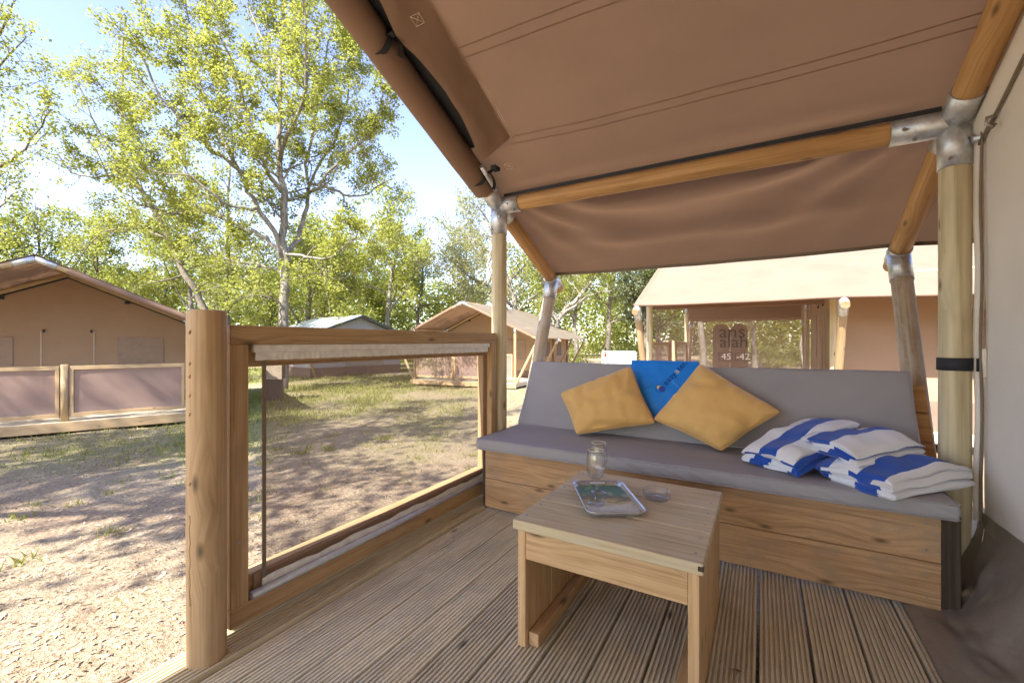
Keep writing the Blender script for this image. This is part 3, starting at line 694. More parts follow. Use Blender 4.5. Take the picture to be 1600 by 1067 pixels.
# strap round the right post
opart('post_strap', 'black_strap_and_shade', lambda mb: (mb.lathe([(0.056, 0.0), (0.0585, 0.001), (0.0585, 0.054), (0.056, 0.055)], (0.725, HW, 0.925), 24), mb.box(0.775, 0.80, HW - 0.058, HW - 0.050, 0.925, 0.98)))
opart('wall_toggle', 'canvas_cream', lambda mb: mb.box(0.786, 0.80, HW - 0.075, HW - 0.02, 0.90, 1.02))
# flap under the gable edge with straps, dark slot beside the rafter
def flap(mb):
    xs = -1.6
    def f(u, v, o=0.0):
        y = 0.15 + (HW - 0.40 - 0.15) * u; g = abs(math.sin((y - 1.10) * math.pi / 0.68))
        a = Vector((xs + 0.33, y, roof_z(y) - 0.004)); b = Vector((xs + 0.120 + 0.050 * g, y, roof_z(y) - 0.085 - 0.015 * (1 - g)))
        p = a.lerp(b, v); p.z -= 0.02 * math.sin(math.pi * v * v) * (0.4 + g) + 0.012 * fbm(y * 6, v * 2, 3, 3)
        p.z += o
        return p
    mb.grid(lambda u, v: f(u, v), 90, 10); mb.grid(lambda u, v: f(u, v, 0.003), 90, 10, True)
opart('gable_flap', 'canvas_brown', flap)
def slot(mb):  # black sheet under the roof, painted shade for the gap between sleeve and flap
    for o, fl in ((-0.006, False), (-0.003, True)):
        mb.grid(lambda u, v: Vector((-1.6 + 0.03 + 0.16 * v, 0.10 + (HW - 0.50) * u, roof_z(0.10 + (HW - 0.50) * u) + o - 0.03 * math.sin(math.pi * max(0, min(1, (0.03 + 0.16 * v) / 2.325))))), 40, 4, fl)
opart('slot_shade', 'black_strap_and_shade', slot)
opart('flap_stitching', 'stitch_thread', lambda mb: [mb.poly([(-1.6 + 0.335 + dx, 0.15 + (HW - 0.36 - 0.15) * i / 30, roof_z(0.15 + (HW - 0.36 - 0.15) * i / 30) - 0.008 - 0.002) for i in range(31)], 0.0013, 4) for dx in (0.0, 0.012)])
for y in (1.10, HW - 0.28):
    def strap(mb):
        c = Vector((-1.6, y, axis_z(y))); m = 14
        def f(u, v):
            a = math.radians(-150 + 210 * u); w = (v - 0.5) * 0.034
            return c + Vector((0.073 * math.cos(a), w, 0.073 * math.sin(a)))
        mb.grid(f, m, 1); mb.grid(lambda u, v: f(u, v) * 1.0 + Vector((0, 0, -0.002)), m, 1, True)
        mb.grid(lambda u, v: c + Vector((0.04 + 0.11 * u, (v - 0.5) * 0.034, 0.0 - 0.02 * math.sin(u * 3) + 0.03 * u)), 5, 1)
        mb.grid(lambda u, v: c + Vector((0.10 + 0.03 * math.sin(u * 2.5), (v - 0.5) * 0.034 + 0.02 * u, 0.0 - 0.11 * u)), 6, 1)
    st = opart('strap', 'black_strap_and_shade', strap)
    opart('buckle', 'black_strap_and_shade', lambda mb: [mb.box(-1.6 + 0.125, -1.6 + 0.165, y + d0, y + d1, axis_z(y) + 0.0, axis_z(y) + 0.026) for d0, d1 in ((-0.026, -0.018), (0.018, 0.026), (-0.005, 0.005))], st)
    opart('strap_anchor', 'stitch_thread', lambda mb: [mb.rod(Vector((-1.6 + 0.22 + a, y + b, roof_z(y + b) - 0.062)), Vector((-1.6 + 0.22 + c, y + d, roof_z(y + d) - 0.062)), 0.0012, 4) for a, b, c, d in ((0, -0.02, 0.05, -0.02), (0.05, -0.02, 0.05, 0.02), (0.05, 0.02, 0, 0.02), (0, 0.02, 0, -0.02), (0, -0.02, 0.05, 0.02), (0.05, -0.02, 0, 0.02))], st)
# strap and clamp at the right joint
opart('joint_strap', 'black_strap_and_shade', lambda mb: (mb.obox((0.735, HW - 0.10, ZB + 0.10), ((1, 0.3, 0), (0, 0.3, 1), (0.2, 1, 0)), (0.022, 0.055, 0.0015)), mb.obox((0.765, HW - 0.07, ZB + 0.04), ((1, 0, 0.2), (0, 1, 0), (0, 0, 1)), (0.035, 0.012, 0.02))))
opart('tension_rod', 'galvanized', lambda mb: mb.rod((0.76, HW - 0.06, ZB + 0.02), (0.86, HW - 0.13, ZB + 0.09), 0.014, 12))
opart('tension_rod', 'galvanized', lambda mb: mb.rod((0.76, HW - 0.06, ZB - 0.11), (0.88, HW - 0.06, ZB - 0.09), 0.014, 12))
opart('beam_shade_strip', 'black_strap_and_shade', lambda mb: mb.obox((-0.43, HW - 0.050, ZB + 0.050), ((1, 0, 0), (0, 1, 0), (0, 0, 1)), (1.10, 0.004, 0.010)))  # black bar drawn as the shadow gap between beam and canvas
opart('gable_tube', 'galvanized', lambda mb: mb.rod((-1.52, HW - 0.34, axis_z(HW - 0.34) - 0.01), (-1.525, HW - 0.16, axis_z(HW - 0.16) - 0.02), 0.016, 10))
# tied cord on the corner post
opart('cord', 'stitch_thread', lambda mb: [mb.poly(p, 0.004, 5) for p in ([(-1.655, HW, 1.70), (-1.67, HW + 0.03, 1.62), (-1.72, HW + 0.02, 1.55), (-1.70, HW, 1.50), (-1.74, HW, 1.46)], [(-1.655, HW, 1.68), (-1.69, HW - 0.02, 1.60), (-1.66, HW - 0.02, 1.52), (-1.685, HW, 1.47)], [(-1.655, HW, 1.69), (-1.68, HW, 1.63), (-1.70, HW + 0.01, 1.66), (-1.66, HW, 1.70)])])

# ------------------------------------------------------------------ railing of the own deck
post = thing('railing_post', 'thick round brown wooden post standing free on the deck edge', 'post', (-1.578, 0.722, 0.0))
mb = MB(); mb.poly([(-1.578, 0.722, -0.3 + 1.455 * i / 14) for i in range(14)] + [(-1.578, 0.722, 1.146), (-1.578, 0.722, 1.152)], [0.056] * 14 + [0.055, 0.051], 28, True, 0.012); mb.build('shaft', 'post_brown_wood', post)
def pp(a, z, r=0.0546): return (-1.578 + r * math.cos(a), 0.722 + r * math.sin(a), z)
for z in (1.08, 0.98, 0.94, 0.88, 0.82, 0.60):
    mb = MB(); mb.poly([pp(-1.36, z - 0.006), pp(-1.35, z - 0.002, 0.0565), pp(-1.31, z + 0.004, 0.0555), pp(-1.29, z + 0.007, 0.053)], [0.003, 0.004, 0.0028, 0.001], 6); mb.build('bark_scar', 'post_brown_wood', post)
mb = MB(); mb.poly([pp(-1.35 + 0.05 * math.sin(i * 2.1), 0.50 - 0.022 * i, 0.0555) for i in range(14)], 0.0026, 5); mb.build('bark_ridge', 'post_brown_wood', post)

rail = thing('veranda_railing', 'framed wooden railing panel with see-through mesh between the two posts', 'railing', (-1.6, 1.65, 0.02))
RX0, RX1, RY0, RY1, RZ0, RZ1 = -1.625, -1.58, 0.795, 2.515, 0.054, 1.107
def rpart(nm, mat, fn, par=rail):
    mb = MB(); fn(mb); return mb.build(nm, mat, par)
rpart('top_rail', 'rail_wood', lambda mb: mb.box(RX0, RX1, RY0, RY1, RZ1 - 0.068, RZ1))
rpart('bottom_rail', 'rail_wood', lambda mb: mb.box(RX0, RX1, RY0, RY1, RZ0, RZ0 + 0.07))
rpart('side_rail', 'rail_wood', lambda mb: mb.box(RX0, RX1, RY0, RY0 + 0.062, RZ0 + 0.0701, RZ1 - 0.0681))
rpart('side_rail', 'rail_wood', lambda mb: mb.box(RX0, RX1, RY1 - 0.062, RY1, RZ0 + 0.0701, RZ1 - 0.0681))
rpart('backing_rail', 'rail_wood', lambda mb: mb.box(RX0 - 0.045, RX0 - 0.0005, RY0, RY1, RZ1 - 0.150, RZ1 - 0.004))
rpart('backing_stile', 'rail_wood', lambda mb: mb.box(RX0 - 0.045, RX0 - 0.0005, RY0, RY0 + 0.04, RZ0, RZ1 - 0.151))
rpart('backing_stile', 'rail_wood', lambda mb: mb.box(RX0 - 0.045, RX0 - 0.0005, RY1 - 0.10, RY1, RZ0, RZ1 - 0.151))
def outer_sill(mb): mb.box(RX0 - 0.06, RX0 - 0.001, RY0 + 0.041, RY1 - 0.101, RZ0, RZ0 + 0.145)
rpart('sill', 'rail_wood', outer_sill)
mesh = rpart('mesh_screen', 'mesh_screen', lambda mb: mb.grid(lambda u, v: Vector((RX0 + 0.0125 + 0.002 * math.sin(u * 4) * math.sin(v * 3), RY0 + 0.125 + (RY1 - RY0 - 0.215) * u, RZ0 + 0.10 + (RZ1 - RZ0 - 0.235) * v)), 10, 6))
rpart('screen_hem', 'piping_dark', lambda mb: mb.box(RX0 + 0.0165, RX0 + 0.0185, RY0 + 0.125, RY0 + 0.140, RZ0 + 0.10, RZ1 - 0.12, 0.0005), mesh)
rpart('curtain_track', 'white_curtain', lambda mb: (mb.box(RX0 + 0.012, RX1 - 0.006, RY0 + 0.085, RY1 - 0.075, RZ1 - 0.096, RZ1 - 0.0685, 0.002),))
def ruffle(mb):
    f = lambda u, v: Vector((RX0 + 0.03 + 0.0022 * math.sin(u * 420) * v, RY0 + 0.095 + (RY1 - RY0 - 0.18) * u, RZ1 - 0.0965 - (0.030 + 0.0008 * math.sin(u * 171)) * v))
    mb.grid(f, 300, 3); mb.grid(lambda u, v: f(u, v) + Vector((-0.004, 0, 0)), 300, 3, True)
rpart('rolled_curtain', 'white_curtain', ruffle)
def flatband(mb): mb.box(RX0 + 0.002, RX0 + 0.007, RY0 + 0.10, RY1 - 0.09, RZ0 + 0.082, RZ0 + 0.138, 0.002)
rpart('hem_band', 'canvas_tan', flatband)
rpart('lower_track', 'track_metal', lambda mb: (mb.box(RX0 + 0.020, RX1 + 0.004, RY0 + 0.075, RY1 - 0.07, RZ0 + 0.0715, RZ0 + 0.092, 0.004), mb.rod((RX1 - 0.006, RY0 + 0.074, RZ0 + 0.082), (RX1 - 0.006, RY1 - 0.07, RZ0 + 0.082), 0.013, 10)))
def ruffle2(mb):
    f = lambda u, v: Vector((RX0 + 0.019 + 0.0015 * math.sin(u * 90), RY0 + 0.125 + (RY1 - RY0 - 0.22) * u, RZ0 + 0.09 + (0.026 + 0.004 * math.sin(u * 27) + 0.0015 * math.sin(u * 71)) * v))
    mb.grid(f, 200, 3, True); mb.grid(lambda u, v: f(u, v) + Vector((-0.004, 0, 0)), 200, 3)
rpart('lower_ruffle', 'white_curtain', ruffle2)
rpart('screw', 'bolt_steel', lambda mb: [mb.rod((RX1 - 0.0005, RY0 + 0.03, z), (RX1 + 0.0018, RY0 + 0.03, z), 0.005, 8) for z in (0.60, 0.575, 0.35)])

# ------------------------------------------------------------------ bench
SF, SBK = 2.252, 2.72
bench = thing('wooden_bench', 'long wooden plank bench under the grey cushions', 'bench', (-0.45, 2.5, 0.0))
def bpart(nm, mat, fn, par=bench):
    mb = MB(); fn(mb); return mb.build(nm, mat, par)
bpart('front_plank', 'bench_wood', lambda mb: mb.box(-1.50, 0.596, SF, SF + 0.03, 0.018, 0.196, 0.002))
bpart('front_plank', 'bench_wood', lambda mb: mb.box(-1.50, 0.596, SF + 0.0015, SF + 0.03, 0.1985, 0.385, 0.002))
bpart('corner_post', 'dark_wood', lambda mb: mb.box(0.598, 0.655, SF + 0.012, SF + 0.07, 0.004, 0.385, 0.003))
bpart('corner_post', 'dark_wood', lambda mb: mb.box(-1.522, -1.502, SF + 0.006, SF + 0.05, 0.004, 0.385, 0.003))
for z0, z1 in ((0.02, 0.196), (0.199, 0.385)):
    bpart('end_plank', 'bench_wood', lambda mb: mb.box(0.60, 0.63, SF + 0.072, SBK + 0.02, z0, z1, 0.002))
    bpart('end_plank', 'bench_wood', lambda mb: mb.box(-1.52, -1.492, SF + 0.052, SBK + 0.02, z0, z1, 0.002))
for i in range(4):
    y0 = SF + 0.035 + i * 0.118
    bpart('seat_slat', 'bench_wood', lambda mb: mb.box(-1.50, 0.60, y0, y0 + 0.105, 0.362, 0.384, 0.002))
for x in (-1.46, -0.8, -0.1, 0.555):
    for z in (0.06, 0.155, 0.24, 0.345): bpart('screw', 'bolt_steel', lambda mb: mb.rod((x, SF - 0.0012, z), (x, SF + 0.004, z), 0.0045, 8))
BA = Vector((0, 2.71, 0.45)); BB = Vector((0, 2.95, 0.90)); BU = (BB - BA).normalized(); BN = Vector((1, 0, 0)).cross(BU); BN = -BN if BN.y > 0 else BN
for i in range(3):
    c = BA + BU * (0.085 + i * 0.155) - BN * 0.104 + Vector((-0.385, 0, 0))
    bpart('back_board', 'beam_wood', lambda mb: mb.obox(c, ((1, 0, 0), BU, BN), (1.118, 0.072, 0.013), 0.002))
for x in (-1.35, -0.4, 0.55):
    c = BA + BU * 0.20 - BN * 0.141 + Vector((x, 0, 0)); bpart('back_brace', 'bench_wood', lambda mb: mb.obox(c, ((1, 0, 0), BU, BN), (0.035, 0.30, 0.022), 0.002))

def cushion_wr(o, n): return 0.0
mb = MB()
def seat_disp(o, n):
    w = 0.003 * fbm(o.x * 3, o.y * 6, 1, 2)
    fr = max(0.0, 1 - (o.y + 0.29) / 0.16)         # creases near the front edge
    w += 0.0042 * fr * mn.noise(Vector((o.x * 26 + 3 * o.z * 20, o.y * 5, 5))) * (1 if o.x > -0.55 else 0.35)
    return w
rounded_box(mb, 1.082, 0.29, 0.034, 0.02, 220, 34, 4, lambda p: Vector((p.x - 0.447, p.y + 2.475, p.z + 0.4195)), seat_disp)
sc_ = mb.build('seat_cushion', 'grey_fabric', None, weld=True)
tag(sc_, 'long flat grey seat cushion lying along the wooden bench', 'cushion')
mb = MB()
def back_xf(p): return BA + Vector((-0.435 + p.x, 0, 0)) + BU * (p.y + 0.258) - BN * (0.045 - p.z)
def back_disp(o, n): return 0.006 * fbm(o.x * 1.6, o.y * 4, 7, 2) + 0.010 * max(0, 1 - (o.x / 1.1) ** 2) * (1 if n.z > 0.5 else 0) * (1 - (o.y / 0.26) ** 2)
rounded_box(mb, 1.10, 0.255, 0.042, 0.022, 90, 26, 4, back_xf, back_disp)
bc_ = mb.build('back_cushion', 'grey_fabric', None, weld=True)
tag(bc_, 'tall grey back cushion leaning behind the yellow pillows', 'cushion')
seat_xf = lambda p: Vector((p[0] - 0.447, p[1] + 2.475, p[2] + 0.4195))
for zz in (0.0285, -0.0285):
    mb = MB(); mb.poly([seat_xf((a, b, zz)) for a, b in ((-1.0785, 0.27), (-1.0785, -0.275), (-1.066, -0.2865), (-0.5, -0.2875), (0.0, -0.287), (0.5, -0.2875), (1.066, -0.2865), (1.0785, -0.275), (1.0785, 0.27))], 0.0036, 6); mb.build('piping', 'grey_fabric', sc_)
for o_, pts in ((bc_, [(-1.08, 0.24), (1.08, 0.24), (1.08, -0.24), (-1.08, -0.24), (-1.08, 0.24)]),):
    mb = MB(); mb.poly([back_xf(Vector((a, b, 0.040))) for a, b in pts], 0.0035, 6); mb.build('piping', 'grey_fabric', o_)

def pillow(corners, T, k, seed, mat, name, label, cat, wr=0.006, normal=BN, nn=34, crease=()):
    A, B, C, D = [Vector(c) for c in corners]; mb = MB()
    def f(u, v, s):
        U, V = 2 * u - 1, 2 * v - 1
        uu = U * (1 - k * (1 - V * V) ** 1.0 * abs(U)); vv = V * (1 - k * (1 - U * U) * abs(V))
        rc = 1 - 0.055 * (U * V) ** 6; uu *= rc; vv *= rc
        a, b = (uu + 1) / 2, (vv + 1) / 2
        p = A * (1 - a) * (1 - b) + B * a * (1 - b) + C * a * b + D * (1 - a) * b
        e = max(0.0, (1 - U * U) * (1 - V * V)); h = T * e ** 0.42
        h += (wr * fbm(U * 2.2 + seed, V * 2.2, s * 3, 3) + wr * 0.9 * mn.noise(Vector((U * 7 + V * 3 + seed, V * 2.0 - U, s)))) * min(1, e * 6)
        h -= 1.3 * wr * max(0.0, 1 - 5 * abs(mn.noise(Vector((U * 1.0 + seed * 2, V * 0.8 + 0.4 * U, 2.0 * s))))) * min(1, e * 5)
        h += (0.013 * mn.noise(Vector((U * 9 + seed, V * 1.5, 3))) * math.exp(-(1 - abs(V)) * 4) + 0.013 * mn.noise(Vector((V * 9 + seed, U * 1.5, 7))) * math.exp(-(1 - abs(U)) * 4)) * min(1, e * 12)
        return p + normal * (s * h)
    g = [i / nn for i in range(nn + 1)]
    sm = lambda t: 0.5 - 0.5 * math.cos(math.pi * t)
    mb.grid(lambda u, v: f(sm(u), sm(v), 1), nn, nn, True); mb.grid(lambda u, v: f(sm(u), sm(v), -1), nn, nn)
    o = mb.build(name, mat, None, weld=True); tag(o, label, cat)
    m2 = MB(); per = []
    for i in range(16): per.append(f(sm(i / 16), 0, 1))
    for i in range(16): per.append(f(1, sm(i / 16), 1))
    for i in range(16): per.append(f(1 - sm(i / 16), 1, 1))
    for i in range(17): per.append(f(0, 1 - sm(i / 16), 1))
    m2.poly(per, 0.0035, 6); m2.build('seam', mat, o)
    return o
off = lambda c, d: tuple(Vector(c) + BN * d)
pillow([(-1.205, 2.724, 0.695), (-0.735, 2.829, 0.895), (-0.540, 2.655, 0.560), (-1.010, 2.54, 0.462)], 0.10, 0.07, 2.0, 'mustard_velvet', 'pillow', 'mustard yellow pillow tilted against the left half of the grey backrest', 'pillow', 0.013)
pillow([(-0.325, 2.840, 0.925), (0.098, 2.712, 0.675), (-0.185, 2.545, 0.462), (-0.572, 2.666, 0.580)], 0.11, 0.07, 9.0, 'mustard_velvet', 'pillow', 'mustard yellow pillow standing on its corner right of the blue bag', 'pillow', 0.012)
# blue bag with print, flat against the backrest
def bag_pt(p, q, o=0.0):        # p along X, q up the slope
    e = max(0.0, 1 - ((p + 0.55) / 0.22) ** 2) * max(0.0, 1 - ((q - 0.26) / 0.27) ** 2)
    h = 0.012 + 0.022 * e ** 0.5 + 0.004 * fbm(p * 9, q * 9, 2, 3) * min(1, e * 4)
    return BA + Vector((p, 0, 0)) + BU * q + BN * (h + o)
bag = thing('blue_bag', 'bright blue printed cloth bag tucked behind the two yellow pillows', 'bag', tuple(bag_pt(-0.55, 0.1)))
mb = MB(); mb.grid(lambda u, v: bag_pt(-0.765 + 0.425 * u, 0.13 + 0.395 * v), 40, 40); mb.grid(lambda u, v: bag_pt(-0.765 + 0.425 * u, 0.13 + 0.395 * v) - BN * 0.010, 40, 40, True)
mb.build('cloth', 'blue_nylon', bag)
mb = MB(); mb.poly([bag_pt(-0.765 + 0.425 * i / 20, 0.522) for i in range(21)], 0.006, 6); mb.build('hem', 'blue_nylon', bag)
mb = MB(); mb.poly([bag_pt(-0.68 + 0.16 * i / 10, 0.19 - 0.10 * i / 10, 0.001) for i in range(11)], 0.0012, 4); mb.build('seam', 'navy_print', bag)
ang = math.radians(56)
def bag_text(body, start, size, mat, nm='lettering'):
    v, f = text_mesh(body, size); mb = MB(); ca, sa = math.cos(ang), math.sin(ang)
    mb.v = [tuple(bag_pt(-0.520 + (start + x) * ca - y * sa, 0.345 + (start + x) * sa + y * ca, 0.0022)) for x, y, z in v]
    for q in f: mb.face(q)
    mb.build(nm, mat, bag)
    return max(x for x, y, z in v)
p0 = 0.0
for body, mat_ in (('easy', 'navy_print'), ('a', 'yellow_print'), ('ten', 'navy_print')):
    w_ = bag_text(body, p0, 0.057, mat_); p0 += w_ + 0.004
def disc(cp, cq, r, mat_, o, a0=0, a1=360, r2=0.0, nm='emblem'):
    mb = MB(); mb.grid(lambda u, v: bag_pt(cp + (r2 + (r - r2) * v) * math.cos(math.radians(a0 + (a1 - a0) * u)), cq + (r2 + (r - r2) * v) * math.sin(math.radians(a0 + (a1 - a0) * u)), o), 24, 3, True); mb.build(nm, mat_, bag)
disc(-0.555, 0.325, 0.030, 'navy_print', 0.002, r2=0.0285); disc(-0.546, 0.321, 0.019, 'purple_print', 0.0025); disc(-0.566, 0.332, 0.012, 'yellow_print', 0.003, 20, 290)

# ------------------------------------------------------------------ towels
def towel(name, label, origin, ang_d, length, width, layers, dz, seed, tilt=0.0, phase=0.0, roll=0.0, period=0.20):
    th = dz * 0.84; pts = []
    rnd = random.Random(seed)
    # serpentine cross-section in (w,h) with round turns
    for i in range(layers):
        h = dz * (i + 0.5); w0, w1 = (-width / 2 + dz * 0.5, width / 2 - dz * 0.5)
        if i % 2: w0, w1 = w1, w0
        if i == 0: w0 *= 0.75
        jit = rnd.uniform(-0.012, 0.012) * (0 if i >= layers - 2 else 1)
        m = 12
        for q in range(m + 1): pts.append((w0 + (w1 - w0) * q / m + (jit if q > m - 2 else 0), h))
        if i < layers - 1:
            sg = 1 if w1 > w0 else -1
            for q in range(1, 6):
                a = -math.pi / 2 + math.pi * q / 6; pts.append((w1 + jit + sg * dz * 0.62 * math.cos(a), h + dz / 2 + dz / 2 * math.sin(a)))
    s = [0.0]
    for a, b in zip(pts, pts[1:]): s.append(s[-1] + math.hypot(b[0] - a[0], b[1] - a[1]))
    top0 = len(pts) - 13; kb = min(range(top0, len(pts)), key=lambda q: abs(pts[q][0] - phase)); phase = 0.78 - s[kb] / period + 40
    D = Vector((math.cos(ang_d), math.sin(ang_d), 0)); W = Vector((math.sin(ang_d), -math.cos(ang_d), 0))
    H = layers * dz
    def place(l, w, h):
        # soft sag: thinner towards the rim, lumpy top
        e = (1 - 0.25 * abs(2 * w / width) ** 3.0) * (1 - 0.22 * abs(2 * l / length) ** 4)
        hh = h * e * (1 + 0.26 * fbm(l * 5 + seed, w * 5, 1, 2)) + 0.016 * (h / H) * fbm(l * 9 + seed, w * 7, h * 12, 2)
        ll = l + 0.030 * fbm(w * 5, h * 40, seed, 2) * (abs(l) / length * 2) ** 2
        ww = w + 0.018 * fbm(l * 4, h * 9, seed + 5, 2)
        return Vector(origin) + D * ll + W * ww + Vector((0, 0, hh + tilt * ll + roll * ww))
    mb = MB(); nl = 26; n = len(pts)
    def ring(o):
        r = []
        for i, (w, h) in enumerate(pts):
            a = pts[max(i - 1, 0)]; b = pts[min(i + 1, n - 1)]; t = (b[0] - a[0], b[1] - a[1]); q = math.hypot(*t) or 1
            r.append((w - t[1] / q * o, h + t[0] / q * o))
        return r
    up, dn = ring(th / 2), ring(-th / 2); loop = up + dn[::-1]; sl = s + s[::-1]; m = len(loop)
    for j in range(nl + 1):
        t = j / nl; l = -length / 2 + length * t
        endr = 1 - 0.25 * (abs(2 * t - 1) ** 18)
        for i, (w, h) in enumerate(loop): mb.v.append(tuple(place(l, w, h)))
    for j in range(nl):
        for i in range(m):
            i2 = (i + 1) % m; a, b = sl[i] / period + phase, sl[i2] / period + phase
            mb.face((j * m + i, (j + 1) * m + i, (j + 1) * m + i2, j * m + i2), ((a, j / nl), (a, (j + 1) / nl), (b, (j + 1) / nl), (b, j / nl)), True)
    for j, fl in ((0, False), (nl, True)):
        for i in range(n - 1):
            q = (j * m + i, j * m + i + 1, j * m + m - 2 - i, j * m + m - 1 - i); a, b = s[i] / period + phase, s[i + 1] / period + phase
            u = ((a, 0), (b, 0), (b, 1), (a, 1)); mb.face(q[::-1] if fl else q, u[::-1] if fl else u)
    o = mb.build(name, 'striped_towel', None); tag(o, label, 'towel', 'striped towels on the seat'); return o
ZS = 0.4555
towel('folded_towel', 'folded blue and white striped towel nearest the yellow pillow', (0.170, 2.505, ZS + 0.062), math.radians(50), 0.43, 0.27, 5, 0.0225, 3, 0.29, 0.0)
towel('folded_towel', 'folded blue and white striped towel at the right end of the seat', (0.485, 2.385, ZS), math.radians(47), 0.47, 0.29, 5, 0.0215, 8, 0.02, 0.065)
towel('folded_towel', 'folded blue and white striped towel lying on top between the other two', (0.385, 2.470, ZS + 0.106), math.radians(46), 0.40, 0.23, 4, 0.0210, 15, 0.06, -0.03, roll=-0.10)

# ------------------------------------------------------------------ coffee table and what stands on it
tab = thing('coffee_table', 'low wooden coffee table with plank top and solid sides', 'table', (-0.44, 1.61, 0.0))
def tpart(nm, mat, fn, par=tab):
    mb = MB(); fn(mb); return mb.build(nm, mat, par)
TX0, TX1, TZ = -0.742, -0.138, 0.44
ys = [1.283, 1.503, 1.722, 1.943]
for i in range(3):
    tpart('top_plank', 'table_top_wood', lambda mb: mb.box(TX0, TX1, ys[i], ys[i + 1] - 0.005, TZ - 0.034 + 0.001 * i, TZ + 0.0008 * (i - 1), 0.003))
for xa in (TX0 + 0.012, TX1 - 0.042):
    for i in range(3):
        y0 = 1.298 + i * 0.213; tpart('side_plank', 'table_wood', lambda mb: mb.box(xa + 0.0006 * i, xa + 0.03 + 0.0006 * i, y0, y0 + 0.211, 0.002, TZ - 0.0345, 0.002))
tpart('apron', 'table_wood', lambda mb: mb.box(TX0 + 0.0425, TX1 - 0.0425, 1.300, 1.324, 0.305, TZ - 0.0348, 0.002))
tpart('apron', 'table_wood', lambda mb: mb.box(TX0 + 0.044, TX1 - 0.0425, 1.905, 1.929, 0.305, TZ - 0.0348, 0.002))
tpart('floor_batten', 'table_wood', lambda mb: mb.box(TX0 + 0.0445, TX0 + 0.082, 1.318, 1.90, 0.002, 0.048, 0.002))
tpart('floor_batten', 'table_wood', lambda mb: mb.box(TX1 - 0.082, TX1 - 0.0435, 1.318, 1.90, 0.002, 0.048, 0.002))
for x in (TX0 + 0.027, TX1 - 0.027):
    for y in (1.34, 1.45, 1.56, 1.67, 1.78, 1.89): tpart('screw', 'bolt_steel', lambda mb: mb.rod((x, y, TZ - 0.004), (x, y, TZ + 0.0018), 0.0042, 8))
tpart('corner_dent', 'dark_wood', lambda mb: mb.box(TX1 - 0.016, TX1 + 0.0008, 1.2822, 1.296, TZ - 0.024, TZ - 0.006, 0.003))

tray_c = Vector((-0.517, 1.615, 0.4418)); tray_a = math.radians(-40)
tray = thing('serving_tray', 'shallow printed metal tray with green and yellow picture', 'tray', tuple(tray_c))
# long axis from the near corner pair to the far one
TL = Vector((-0.80, 1.0, 0)).normalized(); TL = Vector((-0.517, 0.856, 0)); TL.normalize(); TW = Vector((TL.y, -TL.x, 0))
def tray_pt(l, w, z): return tray_c + TL * l + TW * w + Vector((0, 0, z))
HL, HWD = 0.172, 0.108
def tray_outline(grow, n=5):
    hl, hw, c = HL + grow, HWD + grow, 0.035 + grow * 0.3; o = []
    for sx, sy, a0 in ((1, 1, 0), (-1, 1, 90), (-1, -1, 180), (1, -1, 270)):
        for q in range(n + 1):
            a = math.radians(a0 + 90 * q / n); o.append((sx * (hl - c) + c * math.cos(a), sy * (hw - c) + c * math.sin(a)))
    return o
mb = MB(); rings = [(0.0, 0.004), (0.008, 0.016), (0.014, 0.020), (0.016, 0.018), (0.010, 0.010), (0.001, 0.0)]
m = len(tray_outline(0))
for g, z in rings:
    for i, (l, w) in enumerate(tray_outline(g - 0.016)):
        zz = z
        if z > 0.012 and abs(w) < 0.06 and abs(l) > HL - 0.05: zz = z - 0.0055 * math.cos(w / 0.06 * math.pi / 2)
        mb.v.append(tuple(tray_pt(l, w, zz)))
for r in range(len(rings) - 1):
    for i in range(m): i2 = (i + 1) % m; mb.face((r * m + i, r * m + i2, (r + 1) * m + i2, (r + 1) * m + i)[::-1], None, True)
mb.build('rim', 'tray_rim', tray)
mb = MB(); o = tray_outline(-0.0158)
for l, w in o: mb.v.append(tuple(tray_pt(l, w, 0.0042)))
mb.face(range(m), [(0.5 + w / 0.22, 0.5 + l / 0.34) for l, w in o])
for l, w in o: mb.v.append(tuple(tray_pt(l, w, 0.0005)))
mb.face([m + i for i in range(m)][::-1], [(0, 0)] * m); mb.build('printed_base', 'tray_print', tray)
mb = MB(); mb.obox(tray_pt(HL - 0.012, 0, 0.0125), (TW, TL * 0.8 + Vector((0, 0, 0.6)), -TL * 0.6 + Vector((0, 0, 0.8))), (0.032, 0.0045, 0.0012), 0.0008); mb.build('handle_slot', 'white_plastic', tray)

def wine_glass(label, loc):
    g = thing('wine_glass', label, 'glass', loc, group='wine glasses on the tray')
    o = [(0.0006, 0.0), (0.033, 0.0), (0.0335, 0.0015), (0.028, 0.0035), (0.012, 0.006), (0.0052, 0.012), (0.0040, 0.03), (0.0038, 0.075), (0.0055, 0.084), (0.014, 0.091), (0.026, 0.104), (0.0335, 0.122), (0.0358, 0.140), (0.0345, 0.160), (0.0305, 0.184), (0.0282, 0.198)]
    i = [(0.0270, 0.198), (0.0293, 0.184), (0.0333, 0.160), (0.0346, 0.140), (0.0323, 0.122), (0.0248, 0.105), (0.012, 0.0935), (0.0006, 0.089)]
    mb = MB(); mb.lathe(o + i, loc, 40); mb.build('bowl_and_stem', 'clear_glass', g)
    mb = MB(); n = 40; mb.poly([(loc[0] + 0.0277 * math.cos(2 * math.pi * k / n), loc[1] + 0.0277 * math.sin(2 * math.pi * k / n), loc[2] + 0.1985) for k in range(n + 1)], 0.0011, 6); mb.build('gold_rim', 'gold_rim', g)
wine_glass('empty stemmed wine glass at the front of the tray', (-0.536, 1.548, 0.4462))
wine_glass('empty stemmed wine glass behind the other one on the tray', (-0.566, 1.668, 0.4462))
ac = Vector((-0.355, 1.735, 0.4412))
ash = thing('ashtray', 'round clear glass ashtray on the table', 'ashtray', tuple(ac))
